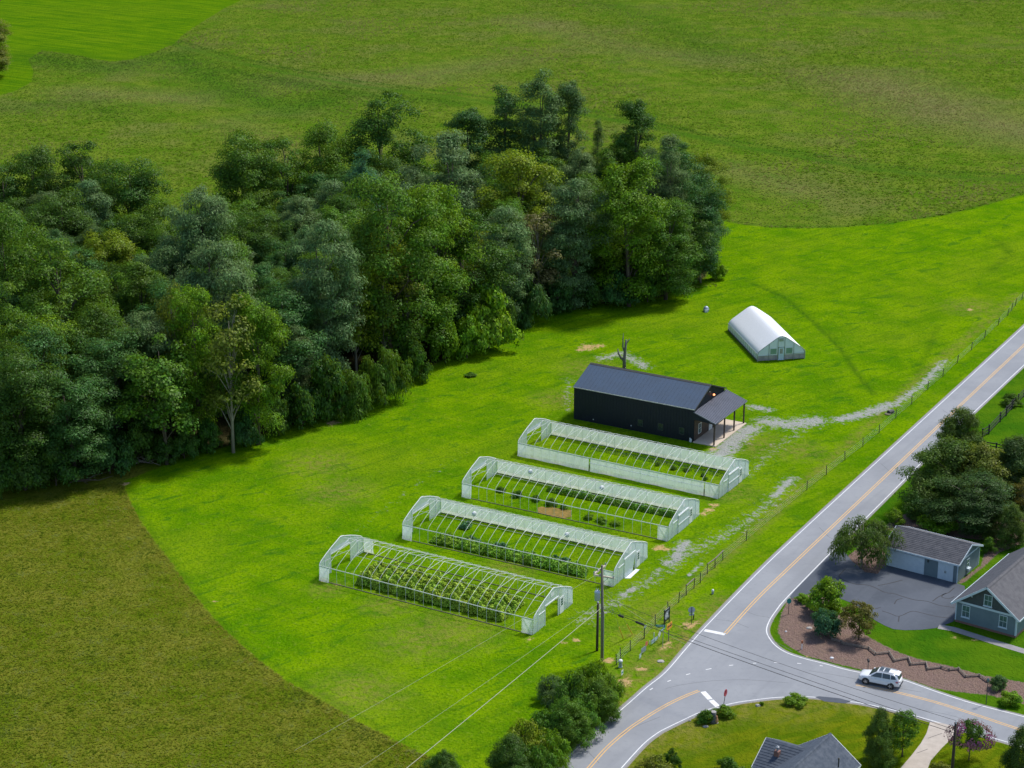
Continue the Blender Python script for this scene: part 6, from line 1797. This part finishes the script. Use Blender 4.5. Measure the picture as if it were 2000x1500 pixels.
# garden plants on the right
for k_, b_, ty, wd, cl, lab, ct in [
    ('plume', (1872, 905), 800, 112, 'evergreen', 'tall upright shrub against the road right of the board fence', 'tree'),
    ('holly', (1850, 985), 862, 175, 'evergreen', 'broad dark evergreen tree left in the garden group', 'tree'),
    ('holly', (1912, 990), 868, 165, 'olive', 'olive topped evergreen in the middle of the garden group', 'tree'),
    ('holly', (1975, 985), 858, 135, 'holly', 'dark evergreen at the right picture edge', 'tree'),
    ('oak', (1905, 1040), 935, 165, 'holly', 'dark shaded tree directly behind the garage', 'tree'),
    ('holly', (1970, 1065), 985, 75, 'evergreen', 'rounded light tipped evergreen behind the blue-grey house', 'tree'),
    ('sparse', (2000, 1020), 935, 60, 'redgreen', 'reddish brown tree at the right edge above the house', 'tree'),
    ('oak', (2010, 960), 840, 90, 'holly', 'dark tree cut by the right picture edge', 'tree'),
    ('weeping', (1682, 1108), 1010, 140, 'evergreen', 'weeping tree with pale arching branches beside the garage', 'tree'),
    ('bush', (1748, 1022), 995, 42, 'lime', 'light green bush in the bed behind the garage roof', 'bush'),
    ('bush', (1800, 1012), 990, 60, 'dark', 'dark low bush behind the garage ridge', 'bush'),
    ('bush', (1830, 1035), 1005, 90, 'bright', 'bright bush just above the garage ridge', 'bush'),
    ('bush', (1930, 1080), 1050, 30, 'mid', 'green bush between garage and house', 'bush'),
    ('bush', (1617, 1197), 1133, 84, 'lime', 'bright green bush on the mulch beside the driveway', 'bush'),
    ('bush', (1610, 1242), 1186, 66, 'bluegreen', 'rounded blue-green bush on the mulch', 'bush'),
    ('small', (1677, 1250), 1180, 82, 'redgreen', 'small reddish green tree on the mulch near the lawn', 'tree'),
    ('bush', (1578, 1186), 1170, 18, 'bright', 'very small green shrub left of the bright bush', 'bush'),
    ('bush', (1566, 1176), 1160, 30, 'lime', 'low light green border plant at the driveway mouth', 'bush'),
    ('bush', (1975, 1376), 1350, 52, 'lime', 'low light bush ring at the right road edge', 'bush'),
    ('bush', (1950, 1345), 1320, 40, 'grey', 'pale bush on the mulch at the right', 'bush'),
    ('bush', (1975, 790), 770, 44, 'mid', 'green bush inside the dark board fence', 'bush'),
    ('bush', (1552, 1374), 1357, 54, 'bright', 'long low shrub on the lawn edge at the junction', 'bush'),
    ('bush', (1416, 1398), 1380, 42, 'bright', 'low shrub at the foot of the red stop sign', 'bush'),
    ('bush', (1378, 1412), 1388, 36, 'mid', 'green shrub left of the grey stump', 'bush'),
    ('bush', (1488, 1377), 1370, 12, 'bright', 'tiny green tuft by the pale lawn stone', 'bush'),
    ('clipped', (1312, 1502), 1462, 38, 'dark', 'dark clipped round shrub by the lower curve', 'bush'),
    ('clipped', (1278, 1525), 1475, 75, 'olive', 'olive clipped shrub at the lower picture edge', 'bush'),
    ('bush', (1420, 1515), 1482, 56, 'mid', 'low green shrub at the lower edge left of the bungalow', 'bush'),
    ('holly', (1716, 1492), 1388, 72, 'evergreen', 'upright dark evergreen tree right of the bungalow roof', 'tree'),
    ('small', (1762, 1478), 1395, 82, 'mid', 'round green tree right of the upright evergreen', 'tree'),
    ('bush', (1730, 1505), 1478, 36, 'mid', 'small green shrub at the foot of the upright evergreen', 'bush'),
    ('bush', (1838, 1515), 1488, 50, 'olive', 'olive low shrub at the lower edge by the concrete driveway', 'bush'),
    ('holly', (1990, 1530), 1420, 80, 'evergreen', 'dark evergreen in the lower right corner', 'tree'),
    ('small', (1892, 1485), 1410, 62, 'dark', 'purple flowering tree beside the concrete driveway', 'tree'),
]:
    t = plant(k_, b_, ty, wd, cl, lab, ct, 'tree' if ct == 'tree' else 'bush')
    if 'purple' in lab:
        mc, mt, H0, R0 = proto('small', 0)
        rg2 = np.random.default_rng(3)
        n_ = 1500
        d = unit(rg2.normal(size=(n_, 3))); d[:, 2] = np.abs(d[:, 2])
        cp_ = np.array([0, 0, H0 * 0.58]) + d * np.array([R0 * 0.95, R0 * 0.95, H0 * 0.44]) * rg2.uniform(.85, 1.08, (n_, 1))
        cl_ = (np.sin(cp_[:, 0] * 3.1) + np.sin(cp_[:, 1] * 2.7 + 1) + np.sin(cp_[:, 2] * 2.9)) > 0.1
        v, f = leaf_quads(cp_[cl_], d[cl_], .26, .18, rg2)
        o = link('blossom', np_mesh('blossom', v, f, M['leaf']), t)
        o.scale = t.children[0].scale
        o.color = (0.30, 0.085, 0.20, 1)

# ------------------------------------------------------------------ crops in the tunnels
def crop_mass(name, tun, boxes, leaf, dens, col, label, parent_z=0.0, seed=1):
    t, A, rz, L = tun
    rg_ = np.random.default_rng(seed)
    P_, Nn = [], []
    for x0, x1, y0, y1, h in boxes:
        k = int((x1 - x0) * (y1 - y0) * dens)
        x = rg_.uniform(x0, x1, k); y = rg_.uniform(y0, y1, k)
        bumpy = 0.62 + 0.20 * np.sin(x * 2.1 + y * 0.7 + seed) + 0.14 * np.sin(x * 5.3 - y * 3) + 0.16 * np.sin(y * 4.3 + 1)
        e = np.minimum(np.minimum(x - x0, x1 - x), np.minimum(y - y0, y1 - y))
        hh = h * np.clip(bumpy, 0.3, 1.1) * np.clip(0.35 + e / 0.5, 0, 1)
        z = hh * rg_.uniform(0.05, 1, k) ** 0.45
        P_.append(np.stack([x, y, z], 1))
    P_ = np.concatenate(P_)
    n_ = unit(rg_.normal(size=P_.shape) * 0.9 + np.array([0, -0.2, 1.1]))
    v, f = leaf_quads(P_, n_, leaf, leaf * 0.48, rg_)
    o = link(name, np_mesh(name, v, f, M['leaf_crop']), None, A, (0, 0, rz))
    o.color = (*col, 1)
    return tag(o, label, 'crop', None, 'stuff')
L1 = T1[3]
crop_mass('crop_plants', T1, [(L1 * .15, L1 * .84, 1.0 + 2.8 * k, 3.55 + 2.8 * k, 1.85 - .2 * k) for k in range(2)], .30, 620, (0.400, 0.580, 0.060), 'tall pale green crop plants filling the nearest hoop greenhouse', seed=1)
crop_mass('crop_plants', T2, [(L1 * .12, L1 * .86, 0.5, 1.7, 1.35), (L1 * .14, L1 * .84, 1.9, 3.0, 1.1)], .30, 280, (0.230, 0.440, 0.035), 'leafy green crop row along the near side of the greenhouse with the crooked curtain', seed=2)
crop_mass('crop_plants', T2, [(L1 * .15, L1 * .20, 6.0, 7.4, 1.3), (L1 * .26, L1 * .31, 2.9, 4.0, 1.2), (L1 * .38, L1 * .44, 2.9, 4.0, 1.2), (L1 * .66, L1 * .74, 2.9, 4.0, 1.0)], .28, 300, (0.110, 0.260, 0.110), 'bluish dark crop clumps inside the greenhouse with the crooked curtain', seed=3)
crop_mass('crop_plants', T3, [(L1 * .30, L1 * .98, 6.9, 8.6, 0.9)], .24, 260, (0.140, 0.320, 0.030), 'dark green crop row along the far side of the greenhouse with the straw patch', seed=4)
crop_mass('crop_plants', T4, [(L1 * .25, L1 * .96, 7.0, 8.4, 0.35)], .16, 80, (0.045, 0.120, 0.025), 'low sparse crop row along the far side of the greenhouse next to the barn', seed=5)
def in_tunnel(tun, fx, y):
    t, A, rz, L = tun
    return A + Vector((math.cos(rz) * fx * L - math.sin(rz) * y, math.sin(rz) * fx * L + math.cos(rz) * y, 0))
for i, (fx, y, h, r, cl) in enumerate([(.12, 4.0, .8, .7, 'dark'), (.215, 3.6, .95, .85, 'dark'), (.305, 3.5, .85, .75, 'dark'), (.385, 3.3, 1.0, .95, 'dark'), (.455, 2.9, .7, .6, 'mid')]):
    plant('vine', None, col='mid', label='%s dark bush from the left in the greenhouse with the straw patch' % ORD[i], cat='plant', name='crop_bush', group='bushes left in the straw patch greenhouse', h=h, r=r, at=in_tunnel(T3, fx, y))
for i, (fx, y, h, r) in enumerate([(.60, 1.4, .7, .8), (.665, 1.3, .75, .9), (.735, 1.3, .7, .8)]):
    plant('vine', None, col='bright', label='%s green bush right of the straw patch inside the greenhouse' % ORD[i], cat='plant', name='crop_bush', group='bushes right of the straw patch', h=h, r=r, at=in_tunnel(T3, fx, y))
for i, (fx, y, h, r) in enumerate([(.60, 6.6, .55, .5), (.68, 6.2, .6, .5), (.74, 6.6, .6, .55), (.83, 6.0, .5, .4), (.86, 5.0, .55, .4)]):
    plant('vine', None, col='mid', label='%s dark plant from the left inside the greenhouse next to the barn' % ORD[i], cat='plant', name='crop_bush', group='plants in the greenhouse next to the barn', h=h, r=r, at=in_tunnel(T4, fx, y))

# ------------------------------------------------------------------ tall meadow grass
def grass_mat():
    m, nt, b = nmat('meadow_grass')
    p = pos(nt)
    a = N(nt, 'ShaderNodeAttribute', attribute_name='tint').outputs['Fac']
    nr = N(nt, 'ShaderNodeAttribute', attribute_name='near').outputs['Fac']
    tk = N(nt, 'ShaderNodeAttribute', attribute_name='track').outputs['Fac']
    big = noise(nt, 0.03, 4, 0.6, p)
    mid = noise(nt, 0.14, 4, 0.6, p)
    col = mixc(nt, a, (0.080, 0.180, 0.006), (0.200, 0.280, 0.034))
    col = mixc(nt, math_(nt, 'MULTIPLY', ramp(nt, math_(nt, 'ADD', big, math_(nt, 'MULTIPLY', a, 0.12)), 0.54, 0.70), 0.6), col, (0.225, 0.185, 0.085))
    c2 = mixc(nt, a, (0.120, 0.180, 0.004), (0.260, 0.255, 0.034))
    c2 = mixc(nt, math_(nt, 'MULTIPLY', ramp(nt, mid, 0.52, 0.68), 0.7), c2, (0.090, 0.150, 0.018))
    clump = noise(nt, 0.55, 4, 0.7, p)
    col = mixc(nt, nr, col, c2)
    col = mixc(nt, math_(nt, 'MULTIPLY', ramp(nt, clump, 0.50, 0.62), 0.72), col, (0.050, 0.110, 0.006))
    col = mixc(nt, math_(nt, 'MULTIPLY', ramp(nt, clump, 0.47, 0.36), 0.60), col, (0.245, 0.290, 0.080))
    fd = N(nt, 'ShaderNodeAttribute', attribute_name='field_dry').outputs['Fac']
    col = mixc(nt, math_(nt, 'MULTIPLY', fd, ramp(nt, a, 0.0, 1.0, 0.3, 0.9)), col, (0.240, 0.195, 0.095))
    col = mixc(nt, math_(nt, 'MULTIPLY', tk, 0.85), col, (0.038, 0.110, 0.014))
    # blades of a sward catch light as one soft upward surface
    ge = N(nt, 'ShaderNodeNewGeometry')
    sc1 = N(nt, 'ShaderNodeVectorMath', operation='SCALE'); nt.links.new(ge.outputs['Normal'], sc1.inputs[0]); sc1.inputs['Scale'].default_value = 0.25
    ad = N(nt, 'ShaderNodeVectorMath', operation='ADD'); nt.links.new(sc1.outputs[0], ad.inputs[0]); ad.inputs[1].default_value = (0, 0, 0.8)
    nz = N(nt, 'ShaderNodeVectorMath', operation='NORMALIZE'); nt.links.new(ad.outputs[0], nz.inputs[0])
    nt.nodes.remove(b)
    d = N(nt, 'ShaderNodeBsdfDiffuse'); nt.links.new(col, d.inputs['Color']); nt.links.new(nz.outputs[0], d.inputs['Normal'])
    t = N(nt, 'ShaderNodeBsdfTranslucent'); nt.links.new(col, t.inputs['Color'])
    mx = N(nt, 'ShaderNodeMixShader'); mx.inputs[0].default_value = 0.35
    nt.links.new(d.outputs[0], mx.inputs[1]); nt.links.new(t.outputs[0], mx.inputs[2])
    nt.links.new(mx.outputs[0], nt.nodes['Material Output'].inputs['Surface'])
    return m
M['meadow'] = grass_mat()
def meadow(name, label, poly_px, dens, hh, blades, seed, exclude):
    rg_ = np.random.default_rng(seed)
    pw_ = W2(poly_px)
    mn_, mx_ = pw_.min(0), pw_.max(0)
    n_ = int((mx_ - mn_).prod() * dens)
    q = mn_ + (mx_ - mn_) * rg_.uniform(size=(n_, 2))
    lim = 1000 + F * q[:, 0] / (q[:, 1] * CP + HC * SP)
    q = q[(lim > -40) & (lim < 2040)]
    q = q[inside(q, pw_)]
    for e in exclude:
        q = q[~inside(q, W2(e))]
    tr = np.clip(field_value(q, FIELD_TRACKS), 0, 1)
    pth = np.clip(1 - seg_dist(q, W2(PATH), False) / 3.2, 0, 1)
    fdry = field_value(q, FIELD_DRY) * np.clip((q[:, 1] - 370) / 15, 0, 1)
    k = len(q)
    patch = 0.85 + 0.2 * np.sin(q[:, 0] * 0.093 + 1.3 * np.sin(q[:, 1] * 0.061)) + 0.2 * np.sin(q[:, 1] * 0.047 + q[:, 0] * 0.071 + 2 * np.sin(q[:, 0] * .031))
    hgt = hh * rg_.uniform(0.45, 1.25, k) * np.clip(patch, 0.4, 1.3) * (1 - 0.8 * pth)
    ed = np.minimum(seg_dist(q, W2(FIELD_EDGE), False), seg_dist(q, W2(MEADOW_EDGE), False))
    hgt = hgt * np.where(ed < 0.9, 1.6 if hh > 0.2 else 1.15, 1.0)
    tint = rg_.uniform(0, 1, k)
    if hh < 0.2: tint = np.where(ed < 1.6, 0.55 + 0.45 * tint, tint)
    V_ = np.zeros((k, blades, 3, 3), np.float32)
    a0 = rg_.uniform(0, 2 * np.pi, k)
    for b_ in range(blades):
        a_ = a0 + b_ * 2 * np.pi / blades + rg_.uniform(-.4, .4, k)
        lean = rg_.uniform(.7, 1.5, k) * hgt
        wd = rg_.uniform(.06, .15, k) * (0.6 if hh < 0.2 else 1.0)
        dx, dy = np.cos(a_), np.sin(a_)
        V_[:, b_, 0] = np.stack([q[:, 0] - dy * wd, q[:, 1] + dx * wd, np.zeros(k)], 1)
        V_[:, b_, 1] = np.stack([q[:, 0] + dy * wd, q[:, 1] - dx * wd, np.zeros(k)], 1)
        V_[:, b_, 2] = np.stack([q[:, 0] + dx * lean, q[:, 1] + dy * lean, hgt * rg_.uniform(.7, 1.1, k)], 1)
    v = V_.reshape(-1, 3)
    me_ = np_mesh(name, v, np.arange(len(v)).reshape(-1, 3), M['meadow'])
    for nm, arr in (('tint', tint), ('near', np.clip((300 - q[:, 1]) / 20, 0, 1)), ('track', tr), ('field_dry', fdry)):
        at_ = me_.attributes.new(nm, 'FLOAT', 'POINT')
        at_.data.foreach_set('value', np.repeat(arr, blades * 3).astype(np.float32))
    return tag(link(name, me_), label, 'grass', None, 'stuff')
meadow('meadow_grass', 'tall brownish unmown grass of the lower left field', [(-120, 1010), (100, 962), (236, 940)] + FIELD_EDGE + [(900, 1640), (-200, 1640)], 20.0, 0.17, 3, 11, [WOOD])
meadow('meadow_grass', 'tall unmown grass of the field behind the wood', [(-260, -40), (2300, -40), (2300, 330)] + MEADOW_EDGE[::-1][1:] + [(1400, 560), (900, 640), (400, 760), (-260, 620)], 1.9, 0.34, 4, 12, [WOOD, MOWN2])
